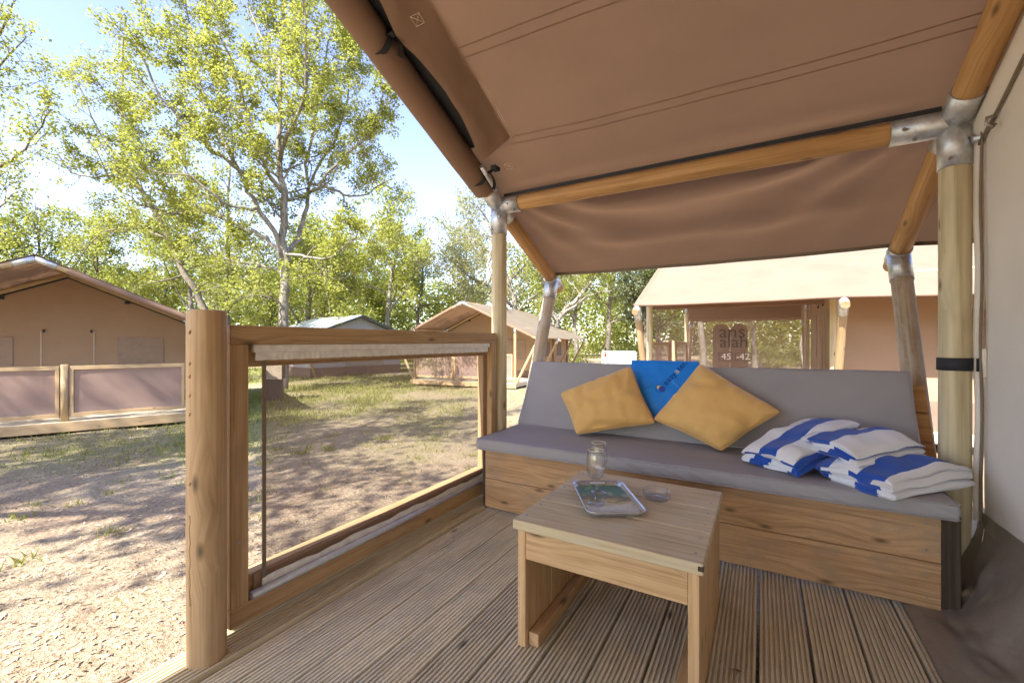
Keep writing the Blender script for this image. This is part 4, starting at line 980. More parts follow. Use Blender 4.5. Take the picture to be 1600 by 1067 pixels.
mb = MB(); mb.lathe([(0.0005, 0.0), (0.047, 0.0), (0.050, 0.003), (0.051, 0.028), (0.0495, 0.032), (0.046, 0.032), (0.0435, 0.029), (0.041, 0.010), (0.037, 0.007), (0.0005, 0.007)], ac, 44); mb.build('bowl', 'clear_glass', ash)
dl = thing('dry_leaf', 'small curled dry leaf lying on the deck boards', 'leaf', (0.02, 1.45, 0.004))
mb = MB(); f_ = lambda u, v: Vector((-0.07 + 0.03 * (u - 0.5) * (1.2 - abs(2 * v - 1)), 1.53 + 0.035 * (v - 0.5), 0.008 + 0.014 * abs(u - 0.5) + 0.006 * math.sin(v * 5)))
mb.grid(f_, 6, 8); mb.grid(lambda u, v: f_(u, v) - Vector((0, 0, 0.001)), 6, 8, True); mb.build('blade', 'litter_leaf', dl)

# ------------------------------------------------------------------ neighbouring tents
def place_tent(center, rot, x0, scale):
    """location so that local (x0,0) falls on center"""
    return (center[0] - math.cos(rot) * x0 * scale, center[1] - math.sin(rot) * x0 * scale)
def lat(l, d): return (FW[0] * d + RT[0] * l, FW[1] * d + RT[1] * l)
def make_railing(label, T_loc, rot, scale, x, spans, posts, z0, z1, mat='mesh_dense'):
    R = thing('veranda_railing', label, 'railing', T_loc, rot, scale)
    def p(nm, m_, fn): mb = MB(); fn(mb); return mb.build(nm, m_, R, local=True)
    for a, b in spans:
        p('top_rail', 'tent_wood', lambda mb: mb.box(x - 0.025, x + 0.025, a, b, z1 - 0.07, z1)); p('bottom_rail', 'tent_wood', lambda mb: mb.box(x - 0.025, x + 0.025, a, b, z0, z0 + 0.07))
        for y in (a, b - 0.05): p('side_rail', 'tent_wood', lambda mb: mb.box(x - 0.024, x + 0.024, y, y + 0.05, z0 + 0.0705, z1 - 0.0705))
        p('mesh_panel', mat, lambda mb: mb.grid(lambda u, v: Vector((x + 0.006 + 0.01 * fbm(u * 4, v * 3, a, 2), a + 0.05 + (b - a - 0.1) * u, z0 + 0.07 + (z1 - z0 - 0.14) * v)), 12, 6))
    for y in posts: p('post', 'tent_wood', lambda mb: mb.rod((x, y, z0 - 0.08), (x, y, z1 + 0.03), 0.055, 12))
    return R
# left
rotL = math.radians(156.1); cL = lat(-7.69, 6.95); sL = 0.9
lL = place_tent(cL, rotL, -1.6, sL); zL = -0.32
tl, _, _ = make_tent('safari_tent', 'brown safari tent at the left edge with its gable facing the deck', (lL[0], lL[1], zL), rotL, sL, -1.6, 0.725, 5.0, seed=4, base=-0.15)
make_railing('pinkish mesh railing in front of the left tent', (lL[0], lL[1], zL), rotL, sL, -1.6, ((-2.13, -0.44), (-0.3, 1.9)), (-0.37,), 0.13, 1.07)
# middle
rotM = math.radians(96.7); cM = lat(-1.695, 14.68); sM = 0.89
lM = place_tent(cM, rotM, -1.6, sM); zM = -0.30
tm, _, _ = make_tent('safari_tent', 'tan safari tent across the clearing seen beside the corner post', (lM[0], lM[1], zM), rotM, sM, -1.6, 0.725, 5.2, seed=7, base=-0.2)
make_railing('leaf-shadowed mesh railing in front of the tan tent across the clearing', (lM[0], lM[1], zM), rotM, sM, -1.6, ((-2.1, -0.85), (-0.71, 0.35), (0.45, 2.1)), (-0.78, 0.40), 0.10, 1.05)
# right
lR = (-0.13, 10.07)
tr, _, _ = make_tent('safari_tent', 'pale roofed safari tent standing right behind the sofa', (lR[0], lR[1], -0.02), 0, 1.0, -1.6, 1.05, 6.0, seed=11, side_screen=True, base=-0.35)
def trp(nm, m_, fn, par=tr): mb = MB(); fn(mb); return mb.build(nm, m_, par, local=True)
for s in (-1, 1):
    sc1 = trp('side_screen', 'mesh_window', lambda mb: mb.grid(lambda u, v: Vector((-1.52 + 2.42 * u, s * (HW - 0.02) + 0.006 * fbm(u * 4, v * 3, 1, 2), 0.12 + 1.58 * v)), 16, 8))
    trp('valance', 'canvas_brown', lambda mb: mb.box(-1.54, 0.94, s * (HW - 0.02) - 0.012, s * (HW - 0.02) + 0.012, 1.63, 1.93, 0.004))
    trp('screen_hem', 'canvas_tan', lambda mb: mb.box(-1.54, 0.94, s * (HW - 0.02) - 0.012, s * (HW - 0.02) + 0.012, 0.06, 0.14, 0.004))
make_railing('brown mesh railing on the gable side of the pale roofed tent', (lR[0], lR[1], -0.02), 0, 1.0, -1.6, ((-2.1, -0.4), (0.4, 2.1)), (-0.33, 0.33), 0.05, 1.06)
def wtext(body, u, v, size, mat_):
    vv, f = text_mesh(body, size); mb = MB(); w = max(q[0] for q in vv); p = wall_pt(u, v)
    mb.v = [(p.x + x, p.y, p.z + y) for x, y, z in vv]
    for q in f: mb.face(q)
    return mb.build('lettering', mat_, tr)
def wall_pt(u, v):
    a = (u - 800) / FPX; yd = FW[1] + a * RT[1]; t = (lR[1] - HW + 0.004) / yd
    return Vector(((FW[0] + a * RT[0]) * t, lR[1] - HW - 0.004, CAM_H + (533 - v) / FPX * t))
# chairs inside
def chair(label, x, y):
    c = thing('high_back_chair', label, 'chair', (x, y, -0.15), group='chairs inside the pale roofed tent')
    def p(nm, fn): mb = MB(); fn(mb); mb.build(nm, 'skirt_matte', c, local=True)
    def back(mb):
        n = 10; pr = [(-0.14, 0.42), (0.14, 0.42), (0.14, 1.40)] + [(0.14 * math.cos(math.pi * k / n), 1.40 + 0.13 * math.sin(math.pi * k / n)) for k in range(1, n)] + [(-0.14, 1.40)]
        b = len(mb.v)
        for yy in (0.20, 0.23): mb.v += [(a, yy, z) for a, z in pr]
        m_ = len(pr); mb.face(range(m_)); mb.face([m_ + i for i in range(m_)][::-1])
        for i in range(m_): mb.face((i, m_ + i, m_ + (i + 1) % m_, (i + 1) % m_))
    p('backrest', back); p('seat', lambda mb: mb.box(-0.14, 0.14, -0.25, 0.24, 0.40, 0.44))
    for sx in (-0.12, 0.12):
        for sy in (-0.22, 0.21): p('leg', lambda mb: mb.rod((sx, sy, 0), (sx, sy, 0.40), 0.014, 8))
cp = wall_pt(1130, 533); chair('brown round topped chair behind the mesh window, left of the pair', -0.66, 8.75); chair('brown round topped chair behind the mesh window, right of the pair', -0.36, 8.78)
wtext('ans', 1123, 527, 0.30, 'print_brown'); wtext('alah', 1124, 542, 0.27, 'print_brown')
for t_, u_ in (('45', 1127), ('-42', 1150)): wtext(t_, u_, 561, 0.15, 'pale_print')
for u0, u1 in ((1123, 1145), (1149, 1174)):
    a, b = wall_pt(u0, 563), wall_pt(u1, 551); mb = MB()
    for x0_, x1_, z0_, z1_ in ((a.x, b.x, a.z, a.z + 0.008), (a.x, b.x, b.z - 0.008, b.z), (a.x, a.x + 0.008, a.z, b.z), (b.x - 0.008, b.x, a.z, b.z)): mb.box(x0_, x1_, a.y - 0.003, a.y - 0.001, z0_, z1_, 0.0004)
    mb.build('print_frame', 'print_brown', tr)

# grey tent far behind the railing
def grey_tent():
    c0 = Vector(lat(-8.65, 18.5) + (0,)); c1 = Vector(lat(-5.72, 22.0) + (0,)); g = -0.55
    ux = (c1 - c0); W = ux.length; rot = math.atan2(ux.y, ux.x)
    T = thing('grey_tent', 'grey tent with dark trimmed gable and brown skirt beyond the grass', 'tent', (c0.x, c0.y, g), rot)
    def p(nm, m_, fn, par=T): mb = MB(); fn(mb); return mb.build(nm, m_, par, local=True)
    D = 4.5; ze, zr = 1.9, 2.75; m_ = W / 2
    def walls(mb):
        mb.grid(lambda u, v: Vector((W * u, 0, 0.45 + ((ze + (zr - ze) * (1 - abs(2 * u - 1))) - 0.45) * v)), 16, 3); mb.grid(lambda u, v: Vector((0, D * u, 0.45 + (ze - 0.45) * v)), 8, 3, True)
        mb.grid(lambda u, v: Vector((W, D * u, 0.45 + (ze - 0.45) * v)), 8, 3); mb.grid(lambda u, v: Vector((W * u, D, 0.45 + (ze + (zr - ze) * (1 - abs(2 * u - 1)) - 0.45) * v)), 16, 3, True)
    wl = p('wall', 'grey_tent_wall', walls)
    p('skirt', 'skirt_matte', lambda mb: (mb.box(-0.02, W + 0.02, -0.02, 0.0, 0.0, 0.45), mb.box(-0.02, 0, 0.001, D, 0.0, 0.45), mb.box(W, W + 0.02, 0.001, D, 0, 0.45)), wl)
    def fl(mb):
        b = len(mb.v); mb.v += [(W * 0.34, -0.012, 0.46), (W * 0.80, -0.012, 0.46), (W * 0.66, -0.012, 1.9), (W * 0.46, -0.012, 1.9)]; mb.face((b, b + 1, b + 2, b + 3))
        mb.v += [(W * 0.34, -0.004, 0.46), (W * 0.80, -0.004, 0.46), (W * 0.66, -0.004, 1.9), (W * 0.46, -0.004, 1.9)]; mb.face((b + 7, b + 6, b + 5, b + 4))
    p('door_flap', 'grey_tent_flap', fl, wl)
    for s in (0, 1):
        rf = p('roof', 'grey_tent_roof', lambda mb: [mb.grid(lambda u, v: Vector((m_ + (m_ + 0.35) * (v if s else -v), -0.35 + (D + 0.7) * u, zr + 0.06 - (zr - ze) * (m_ + 0.35) / m_ * v + o)), 8, 6, (s == 1) ^ (o < 0.01)) for o in (0.0, 0.02)])
        p('roof_trim', 'grey_tent_trim', lambda mb: mb.obox((m_ + (m_ + 0.35) / 2 * (1 if s else -1), -0.36, zr + 0.04 - (zr - ze) * (m_ + 0.35) / m_ / 2), (((m_ + 0.35) * (1 if s else -1), 0, -(zr - ze) * (m_ + 0.35) / m_), (0, 1, 0), ((zr - ze) * (m_ + 0.35) / m_ * (1 if s else -1), 0, m_ + 0.35)), (math.hypot(m_ + 0.35, (zr - ze) * (m_ + 0.35) / m_) / 2, 0.02, 0.05)), rf)
    for x, y in ((-0.5, 1.6), (-0.05, -0.5)): p('guy_pole', 'tent_wood', lambda mb: mb.rod((x + 0.05, y, 0), (x - 0.75, y - 0.2, 2.0), 0.045, 8))
grey_tent()

# bin on the grass
bp = at_ground(428, 11.3)
bn = thing('waste_bin', 'tan and black waste bin with green lid standing on the grass', 'bin', tuple(bp), YAW + 0.3)
def bnp(nm, m_, fn): mb = MB(); fn(mb); return mb.build(nm, m_, bn, local=True)
bnp('pedestal', 'bin_dark', lambda mb: mb.box(-0.2, 0.2, -0.15, 0.15, -0.05, 0.55)); bnp('body', 'bin_dark', lambda mb: mb.box(-0.24, 0.24, -0.2, 0.2, 0.551, 1.02, 0.02))
bnp('front_panel', 'bin_tan', lambda mb: mb.box(-0.14, 0.23, -0.222, -0.201, 0.56, 1.0, 0.01)); bnp('lid', 'bin_green', lambda mb: (mb.box(-0.3, 0.27, -0.25, 0.24, 1.021, 1.075, 0.02),))
bnp('side_shelf', 'bin_tan', lambda mb: mb.box(-0.62, -0.2405, -0.05, 0.05, 0.92, 1.0))
# white tank and red marker far behind the sofa
wp = at_ground(967, 17.0)
wt = thing('white_tank', 'white plastic tank behind the grey backrest', 'tank', tuple(wp), YAW + 0.15)
def wtp(nm, m_, fn): mb = MB(); fn(mb); return mb.build(nm, m_, wt, local=True)
wtp('body', 'white_plastic', lambda mb: mb.box(-0.55, 0.55, -0.5, 0.5, 0.12, 1.2, 0.06)); wtp('pallet', 'dark_wood', lambda mb: [mb.box(-0.55, 0.55, y, y + 0.12, 0.0, 0.119) for y in (-0.5, -0.06, 0.38)])
wtp('rib', 'white_plastic', lambda mb: [mb.box(x - 0.02, x + 0.02, -0.515, -0.5005, 0.2, 1.15) for x in (-0.35, -0.1, 0.15, 0.4)]); wtp('sticker', 'yellow_print', lambda mb: mb.box(0.12, 0.24, -0.522, -0.5155, 1.02, 1.08, 0.001))
rp_ = at_ground(946, 16.0); rm = thing('marker_post', 'short red tipped marker post left of the white tank', 'post', tuple(rp_))
mb = MB(); mb.rod((0, 0, 0), (0, 0, 1.0), 0.03, 8); mb.build('shaft', 'white_plastic', rm, local=True); mb = MB(); mb.rod((0, 0, 1.001), (0, 0, 1.20), 0.04, 8); mb.build('tip', 'red_plastic', rm, local=True)

# ------------------------------------------------------------------ trees
class Wood:
    def __init__(s): s.v = []; s.f = []; s.n = 0
    def tube(s, P, r0, r1, n):
        P = np.asarray(P); k = len(P); t = np.gradient(P, axis=0); t /= np.linalg.norm(t, axis=1)[:, None] + 1e-9
        ref = np.array([0.3, 0.9, 0.2]) if abs(t[0][2]) > 0.8 else np.array([0, 0, 1.0])
        a = np.cross(t, ref); a /= np.linalg.norm(a, axis=1)[:, None] + 1e-9; b = np.cross(t, a)
        rad = np.linspace(r0, r1, k)[:, None, None]; th = np.linspace(0, 2 * np.pi, n, endpoint=False)
        ring = P[:, None, :] + rad * (a[:, None, :] * np.cos(th)[None, :, None] + b[:, None, :] * np.sin(th)[None, :, None])
        s.v.append(ring.reshape(-1, 3)); i, j = np.meshgrid(np.arange(k - 1), np.arange(n), indexing='ij'); j2 = (j + 1) % n
        q = np.stack([i * n + j, i * n + j2, (i + 1) * n + j2, (i + 1) * n + j], -1).reshape(-1, 4) + s.n
        s.f.append(q); s.n += k * n
def np_mesh(name, V, Q, mat, smooth=False):
    me = bpy.data.meshes.new(name); V = np.asarray(V, dtype=np.float32); Q = np.asarray(Q, dtype=np.int32); k = Q.shape[1]
    me.vertices.add(len(V)); me.vertices.foreach_set('co', V.ravel()); me.loops.add(Q.size); me.loops.foreach_set('vertex_index', Q.ravel())
    me.polygons.add(len(Q)); me.polygons.foreach_set('loop_start', np.arange(0, Q.size, k, dtype=np.int32)); me.polygons.foreach_set('loop_total', np.full(len(Q), k, dtype=np.int32))
    if smooth: me.polygons.foreach_set('use_smooth', np.ones(len(Q), dtype=bool))
    me.update(calc_edges=True); me.materials.append(MATS[mat]); return me
def leaves(C, rg, per, size, spread, up=0.35):
    n = len(C) * per; c = np.repeat(C, per, axis=0) + rg.normal(0, spread, (n, 3))
    nrm = rg.normal(0, 1, (n, 3)); nrm[:, 2] = np.abs(nrm[:, 2]) + up; nrm /= np.linalg.norm(nrm, axis=1)[:, None]
    a = np.cross(nrm, rg.normal(0, 1, (n, 3))); a /= np.linalg.norm(a, axis=1)[:, None] + 1e-9; b = np.cross(nrm, a)
    s = (size * rg.uniform(0.6, 1.35, n))[:, None]; dr = nrm * s * 0.18
    V = np.stack([c, c + a * s * 0.45 + b * s * 0.34 + dr, c + a * s, c + a * s * 0.55 - b * s * 0.34 + dr], 1).reshape(-1, 3)
    return V, np.arange(n * 4).reshape(-1, 4)
def nz(v): return v / (np.linalg.norm(v) + 1e-9)
def branch_pts(rg, p, d, ln, k, up, wob):
    P = [p]; st = ln / k
    for i in range(k):
        d = nz(d + rg.normal(0, wob, 3) + np.array([0, 0, up])); P.append(P[-1] + d * st)
    return np.array(P)
def grow_tree(limbs, seed, dens2=2.0, len2=2.2, n3=7, len3=0.75, ncl=4, per=8, size=0.10, spread=0.13, leaf_from=0.2, up=0.08, bare=0.0):
    """limbs: (points Nx3, r0, r1, t_start) ; returns wood and leaf meshes' arrays"""
    rg = np.random.default_rng(seed); W = Wood(); C = []
    for P, r0, r1, t0 in limbs:
        P = np.asarray(P, float); W.tube(P, r0, r1, 9 if r0 > 0.08 else 6)
        seg = np.linalg.norm(np.diff(P, axis=0), axis=1); cum = np.concatenate([[0], np.cumsum(seg)]); tot = cum[-1]
        if t0 >= 1: continue
        for q in range(max(2, int(tot * (1 - t0) * dens2))):
            t = t0 + (1 - t0) * (q + rg.uniform(0, 1)) / max(2, int(tot * (1 - t0) * dens2)); t = min(t, 1.0)
            s = t * tot; i = min(np.searchsorted(cum, s, 'right') - 1, len(P) - 2); f = (s - cum[i]) / max(seg[i], 1e-6)
            p = P[i] * (1 - f) + P[i + 1] * f; d = nz(P[i + 1] - P[i]); side = nz(np.cross(d, rg.normal(0, 1, 3)))
            l2 = len2 * rg.uniform(0.45, 1.1) * (1.15 - 0.55 * t); rr = max(0.010, (r0 + (r1 - r0) * t) * 0.38)
            B = branch_pts(rg, p, nz(d * 0.55 + side * 0.85), l2, 5, up, 0.22); W.tube(B, rr, 0.006, 5)
            for j in range(n3):
                u = rg.uniform(leaf_from, 1.0) * 5; i2 = min(int(u), 4); p3 = B[i2] + (B[i2 + 1] - B[i2]) * (u - i2); d3 = nz(B[i2 + 1] - B[i2]); s3 = nz(np.cross(d3, rg.normal(0, 1, 3)))
                T = branch_pts(rg, p3, nz(d3 * 0.6 + s3 * 0.8), len3 * rg.uniform(0.4, 1.1), 3, up, 0.25); W.tube(T, 0.008, 0.003, 3)
                if rg.uniform() > bare:
                    for w in rg.uniform(0.25, 1.05, ncl):
                        x = min(w, 0.999) * 3; i3 = int(x); C.append(T[i3] + (T[i3 + 1] - T[i3]) * (x - i3))
    LV, LQ = leaves(np.array(C), rg, per, size, spread)
    return (np.concatenate(W.v), np.concatenate(W.f)), (LV, LQ)
def tree_thing(name, label, base, data, bark, leaf, group=None, cat='tree'):
    (wv, wf), (lv, lq) = data; t = thing(name, label, cat, tuple(base), group=group)
    for nm, V, Q, m_, sm in (('trunk', wv, wf, bark, True), ('crown', lv, lq, leaf, False)):
        me = np_mesh(nm, V, Q, m_, sm); o = bpy.data.objects.new(nm, me); COL.objects.link(o); o.parent = t
    return t
def px_limb(pts, r0, r1, t0, base, seed=0):
    """limb through (u,v,depth) points, softened"""
    P = np.array([tuple(at(*q) - Vector(base)) for q in pts]); n = (len(P) - 1) * 4 + 1
    t = np.linspace(0, len(P) - 1, n); i = np.minimum(t.astype(int), len(P) - 2); f = (t - i)[:, None]
    pm = P[np.maximum(i - 1, 0)]; p0, p1 = P[i], P[i + 1]; p2 = P[np.minimum(i + 2, len(P) - 1)]
    S = 0.5 * (2 * p0 + (p1 - pm) * f + (2 * pm - 5 * p0 + 4 * p1 - p2) * f ** 2 + (3 * p0 - pm - 3 * p1 + p2) * f ** 3)
    S[1:-1] += np.random.default_rng(seed).normal(0, 0.035, S[1:-1].shape); return (S, r0, r1, t0)
# main oak
D0 = 13.5; ob = at_ground(441, D0)
oak = [px_limb([(441, 606, D0), (443, 500, D0), (446, 400, D0), (442, 300, D0), (436, 200, D0 + .3), (440, 90, D0 + .2), (446, -60, D0)], 0.17, 0.03, 0.36, ob, 1),
       px_limb([(441, 405, D0), (428, 360, D0 - .3), (402, 325, D0 - .6), (375, 268, D0 - .9), (318, 225, D0 - 1.4), (250, 150, D0 - 1.8), (215, 60, D0 - 2)], 0.085, 0.02, 0.25, ob, 2),
       px_limb([(444, 400, D0), (465, 372, D0 + .4), (478, 322, D0 + .7), (483, 290, D0 + .8), (480, 240, D0 + .8), (505, 130, D0 + 1), (520, 20, D0 + 1)], 0.085, 0.02, 0.3, ob, 3),
       px_limb([(440, 395, D0), (415, 372, D0 + .6), (380, 355, D0 + 1), (330, 330, D0 + 1.6), (262, 300, D0 + 2), (215, 215, D0 + 2.2), (140, 110, D0 + 2)], 0.075, 0.02, 0.2, ob, 4),
       px_limb([(481, 285, D0 + .8), (520, 295, D0 + 1.2), (560, 305, D0 + 1.6), (610, 280, D0 + 2)], 0.06, 0.015, 0.15, ob, 5),
       px_limb([(484, 300, D0 + .8), (540, 240, D0), (585, 200, D0 - .2), (598, 140, D0 - .3)], 0.05, 0.012, 0.3, ob, 6),
       px_limb([(440, 300, D0), (400, 230, D0 - 1), (380, 140, D0 - 1.6), (340, 40, D0 - 2)], 0.07, 0.015, 0.25, ob, 7),
       px_limb([(438, 250, D0), (470, 160, D0 - 1.2), (480, 60, D0 - 1.8), (470, -40, D0 - 2)], 0.07, 0.015, 0.25, ob, 8),
       px_limb([(402, 325, D0 - .6), (350, 318, D0 - 1.5), (300, 280, D0 - 2), (230, 262, D0 - 2.5)], 0.05, 0.012, 0.2, ob, 9),
       px_limb([(444, 440, D0), (490, 430, D0 + .5), (540, 435, D0 + .9), (590, 410, D0 + 1.2)], 0.045, 0.010, 0.15, ob, 55),
       px_limb([(443, 430, D0), (400, 410, D0 + .8), (350, 405, D0 + 1.2), (300, 380, D0 + 1.5)], 0.045, 0.010, 0.15, ob, 56),
       px_limb([(443, 480, D0), (410, 460, D0 - .6), (370, 465, D0 - .9)], 0.035, 0.010, 0.15, ob, 57),
       px_limb([(375, 268, D0 - .9), (330, 180, D0 - .5), (300, 90, D0 - .4), (290, -20, D0 - .4)], 0.06, 0.014, 0.15, ob, 51),
       px_limb([(330, 330, D0 + 1.6), (250, 330, D0 + .8), (190, 300, D0 + .5), (140, 220, D0)], 0.05, 0.012, 0.2, ob, 52),
       px_limb([(483, 290, D0 + .8), (530, 200, D0 + 1.4), (550, 110, D0 + 1.4), (545, 40, D0 + 1.2)], 0.05, 0.012, 0.2, ob, 53),
       px_limb([(440, 110, D0), (400, 40, D0), (380, -50, D0)], 0.05, 0.012, 0.1, ob, 54),
       px_limb([(446, 395, D0), (480, 400, D0 - 1), (530, 395, D0 - 1.6), (570, 350, D0 - 2)], 0.05, 0.012, 0.25, ob, 10)]
tree_thing('oak_tree', 'tall spreading oak with pale trunk and yellow-green spring leaves', ob, grow_tree(oak, 11, 4.2, 1.8, 9, 0.62, 4, 9, 0.08, 0.08), 'bark_pale', 'oak_leaf', cat='tree')
# leaning tree left of the oak
D1 = 18.0; b1 = at_ground(345, D1)
lean = [px_limb([(345, 595, D1), (320, 485, D1), (290, 430, D1), (262, 370, D1), (225, 300, D1), (195, 260, D1), (190, 160, D1 + .3), (193, 60, D1)], 0.15, 0.03, 0.35, b1, 12),
        px_limb([(225, 300, D1), (180, 275, D1 - .5), (120, 275, D1 - .8), (90, 240, D1 - 1)], 0.06, 0.015, 0.2, b1, 13), px_limb([(262, 370, D1), (200, 355, D1 + .7), (150, 372, D1 + 1), (110, 420, D1 + 1)], 0.06, 0.012, 0.15, b1, 14),
        px_limb([(190, 255, D1), (150, 200, D1 - .5), (120, 120, D1 - .8)], 0.05, 0.012, 0.2, b1, 15), px_limb([(290, 430, D1), (240, 440, D1 - .7), (200, 455, D1 - 1)], 0.05, 0.012, 0.2, b1, 16)]
tree_thing('leaning_tree', 'dark tree leaning left with thin sparse branches', b1, grow_tree(lean, 21, 2.4, 1.9, 7, 0.7, 3, 6, 0.095, 0.11, bare=0.35), 'bark_dark', 'oak_leaf')
D2 = 17.0; b2 = at_ground(357, D2)
t2 = [px_limb([(357, 600, D2), (358, 470, D2), (356, 370, D2), (360, 250, D2)], 0.13, 0.03, 0.3, b2, 17), px_limb([(358, 450, D2), (390, 425, D2 - .5), (420, 408, D2 - .8)], 0.055, 0.012, 0.2, b2, 18),
      px_limb([(356, 430, D2), (330, 395, D2 + .6), (300, 360, D2 + 1)], 0.055, 0.012, 0.2, b2, 19), px_limb([(356, 380, D2), (390, 350, D2 - .5), (410, 300, D2 - .8)], 0.05, 0.012, 0.2, b2, 20)]
tree_thing('straight_tree', 'slim dark trunked tree standing straight just left of the oak', b2, grow_tree(t2, 23, 2.4, 1.9, 7, 0.7, 3, 6, 0.095, 0.11, bare=0.3), 'bark_dark', 'green_leaf')
# tree entering from the left edge
D3 = 12.5; b3 = at_ground(-90, D3)
t3 = [px_limb([(-90, 640, D3), (-88, 400, D3), (-80, 250, D3), (-60, 100, D3), (-40, -60, D3)], 0.2, 0.04, 0.3, b3, 30), px_limb([(-80, 270, D3), (-10, 262, D3), (40, 230, D3), (80, 170, D3 - .3)], 0.07, 0.012, 0.2, b3, 31),
      px_limb([(-84, 310, D3), (-20, 330, D3), (30, 300, D3 + .5)], 0.06, 0.012, 0.2, b3, 32), px_limb([(-70, 180, D3), (-10, 120, D3), (40, 60, D3)], 0.06, 0.012, 0.2, b3, 33), px_limb([(-60, 100, D3), (0, 50, D3 - .6), (25, 0, D3 - 1)], 0.05, 0.012, 0.2, b3, 34)]
tree_thing('edge_tree', 'tall tree at the left edge reaching branches over the left tent', b3, grow_tree(t3, 31, 3.2, 1.9, 7, 0.7, 4, 7, 0.085, 0.11, bare=0.1), 'bark_dark', 'oak_leaf')
# grey leafed bushy tree behind the corner post with twisted pale limbs
D4 = 21.0; b4 = at_ground(800, D4)
t4 = [px_limb([(800, 580, D4), (805, 480, D4), (790, 430, D4), (770, 360, D4), (745, 320, D4)], 0.16, 0.03, 0.35, b4, 40), px_limb([(803, 480, D4), (770, 450, D4 - .5), (730, 430, D4 - 1), (700, 400, D4 - 1)], 0.09, 0.015, 0.15, b4, 41),
      px_limb([(795, 440, D4), (830, 400, D4), (850, 340, D4)], 0.08, 0.015, 0.2, b4, 42), px_limb([(803, 490, D4), (850, 450, D4), (900, 430, D4)], 0.08, 0.015, 0.2, b4, 43), px_limb([(780, 400, D4), (740, 380, D4 + .8), (715, 340, D4 + 1)], 0.07, 0.015, 0.2, b4, 44)]
tree_thing('pale_tree', 'pale grey-green twiggy tree behind the corner post', b4, grow_tree(t4, 41, 3.4, 2.3, 9, 0.9, 4, 8, 0.10, 0.13, bare=0.15), 'bark_pale', 'pale_leaf')
# tree with slanting pale limbs behind the strut
D5 = 19.0; b5 = at_ground(860, D5)
t5 = [px_limb([(860, 590, D5), (872, 500, D5), (905, 465, D5), (930, 430, D5), (960, 390, D5)], 0.14, 0.04, 0.3, b5, 50), px_limb([(880, 490, D5), (920, 462, D5 - .5), (960, 452, D5 - .8)], 0.07, 0.015, 0.2, b5, 51), px_limb([(872, 505, D5), (850, 450, D5), (835, 380, D5)], 0.08, 0.015, 0.2, b5, 52)]
tree_thing('slanting_tree', 'tree with slanting pale limbs right of the metal strut socket', b5, grow_tree(t5, 51, 2.4, 2.0, 7, 0.8, 4, 7, 0.11, 0.13), 'bark_pale', 'green_leaf')
# dark evergreen left of the pale roof
D6 = 14.0; b6 = at_ground(1008, D6)
t6 = [px_limb([(1008, 600, D6), (1006, 500, D6), (1000, 420, D6), (1005, 330, D6)], 0.11, 0.03, 0.25, b6, 60), px_limb([(1005, 510, D6), (985, 470, D6 - .3), (972, 430, D6 - .5)], 0.05, 0.012, 0.1, b6, 61), px_limb([(1004, 480, D6), (1030, 450, D6), (1050, 400, D6)], 0.05, 0.012, 0.1, b6, 62)]
tree_thing('dark_tree', 'dark olive evergreen tree at the left end of the pale roof', b6, grow_tree(t6, 61, 5.0, 0.95, 8, 0.5, 4, 8, 0.08, 0.10), 'bark_dark', 'dark_leaf')

def generic(seed, h, spread, nl, trunk_r, low=0.3, lean=0.0):
    rg = np.random.default_rng(seed); P = [np.zeros(3)]
    for i in range(7): P.append(P[-1] + np.array([rg.normal(lean, 0.10), rg.normal(0, 0.10), 1.0]) * h / 7)
    P = np.array(P); L_ = [(P, trunk_r, 0.03, 0.5)]
    for q in range(nl):
        t = low + (0.95 - low) * (q + 0.3) / nl; x = t * 7; i = min(int(x), 6); p = P[i] + (P[i + 1] - P[i]) * (x - i); a = q * 2.4 + rg.uniform(-0.4, 0.4)
        ln = spread * (1.15 - 0.7 * t) * rg.uniform(0.75, 1.2); L_.append((branch_pts(rg, p, nz(np.array([math.cos(a), math.sin(a), rg.uniform(0.25, 0.8)])), ln, 7, 0.07, 0.14), trunk_r * 0.45 * (1.2 - t), 0.014, 0.2))
    return L_
protos = [('green', grow_tree(generic(101, 9, 4.4, 11, 0.20), 101, 2.0, 2.0, 6, 0.9, 4, 7, 0.15, 0.18), 'bark_dark', 'green_leaf'),
          ('yellow', grow_tree(generic(102, 10, 4.2, 11, 0.19), 102, 2.0, 2.0, 6, 0.9, 4, 7, 0.145, 0.18), 'bark_pale', 'oak_leaf'),
          ('pale', grow_tree(generic(103, 8, 4.0, 10, 0.17), 103, 2.2, 1.9, 7, 0.9, 3, 7, 0.13, 0.17, bare=0.15), 'bark_pale', 'pale_leaf'),
          ('dense', grow_tree(generic(104, 7.5, 4.0, 12, 0.2, 0.15), 104, 2.4, 1.9, 7, 0.9, 4, 7, 0.15, 0.2), 'bark_dark', 'green_leaf'),
          ('sparse', grow_tree(generic(105, 10, 4.0, 10, 0.18, 0.35), 105, 1.7, 1.8, 7, 0.8, 4, 7, 0.12, 0.18, bare=0.1), 'bark_pale', 'oak_leaf')]
proto_me = []
for nm, ((wv, wf), (lv, lq)), bk, lf in protos: proto_me.append((np_mesh('trunk', wv, wf, bk, True), np_mesh('crown', lv, lq, lf)))
def copy_proto(i, label, base, rot, sc, group=None):
    t = thing('woodland_tree', label, 'tree', tuple(base), rot, sc, group)
    for nm, me in zip(('trunk', 'crown'), proto_me[i]): o = bpy.data.objects.new(nm, me); COL.objects.link(o); o.parent = t
    return t
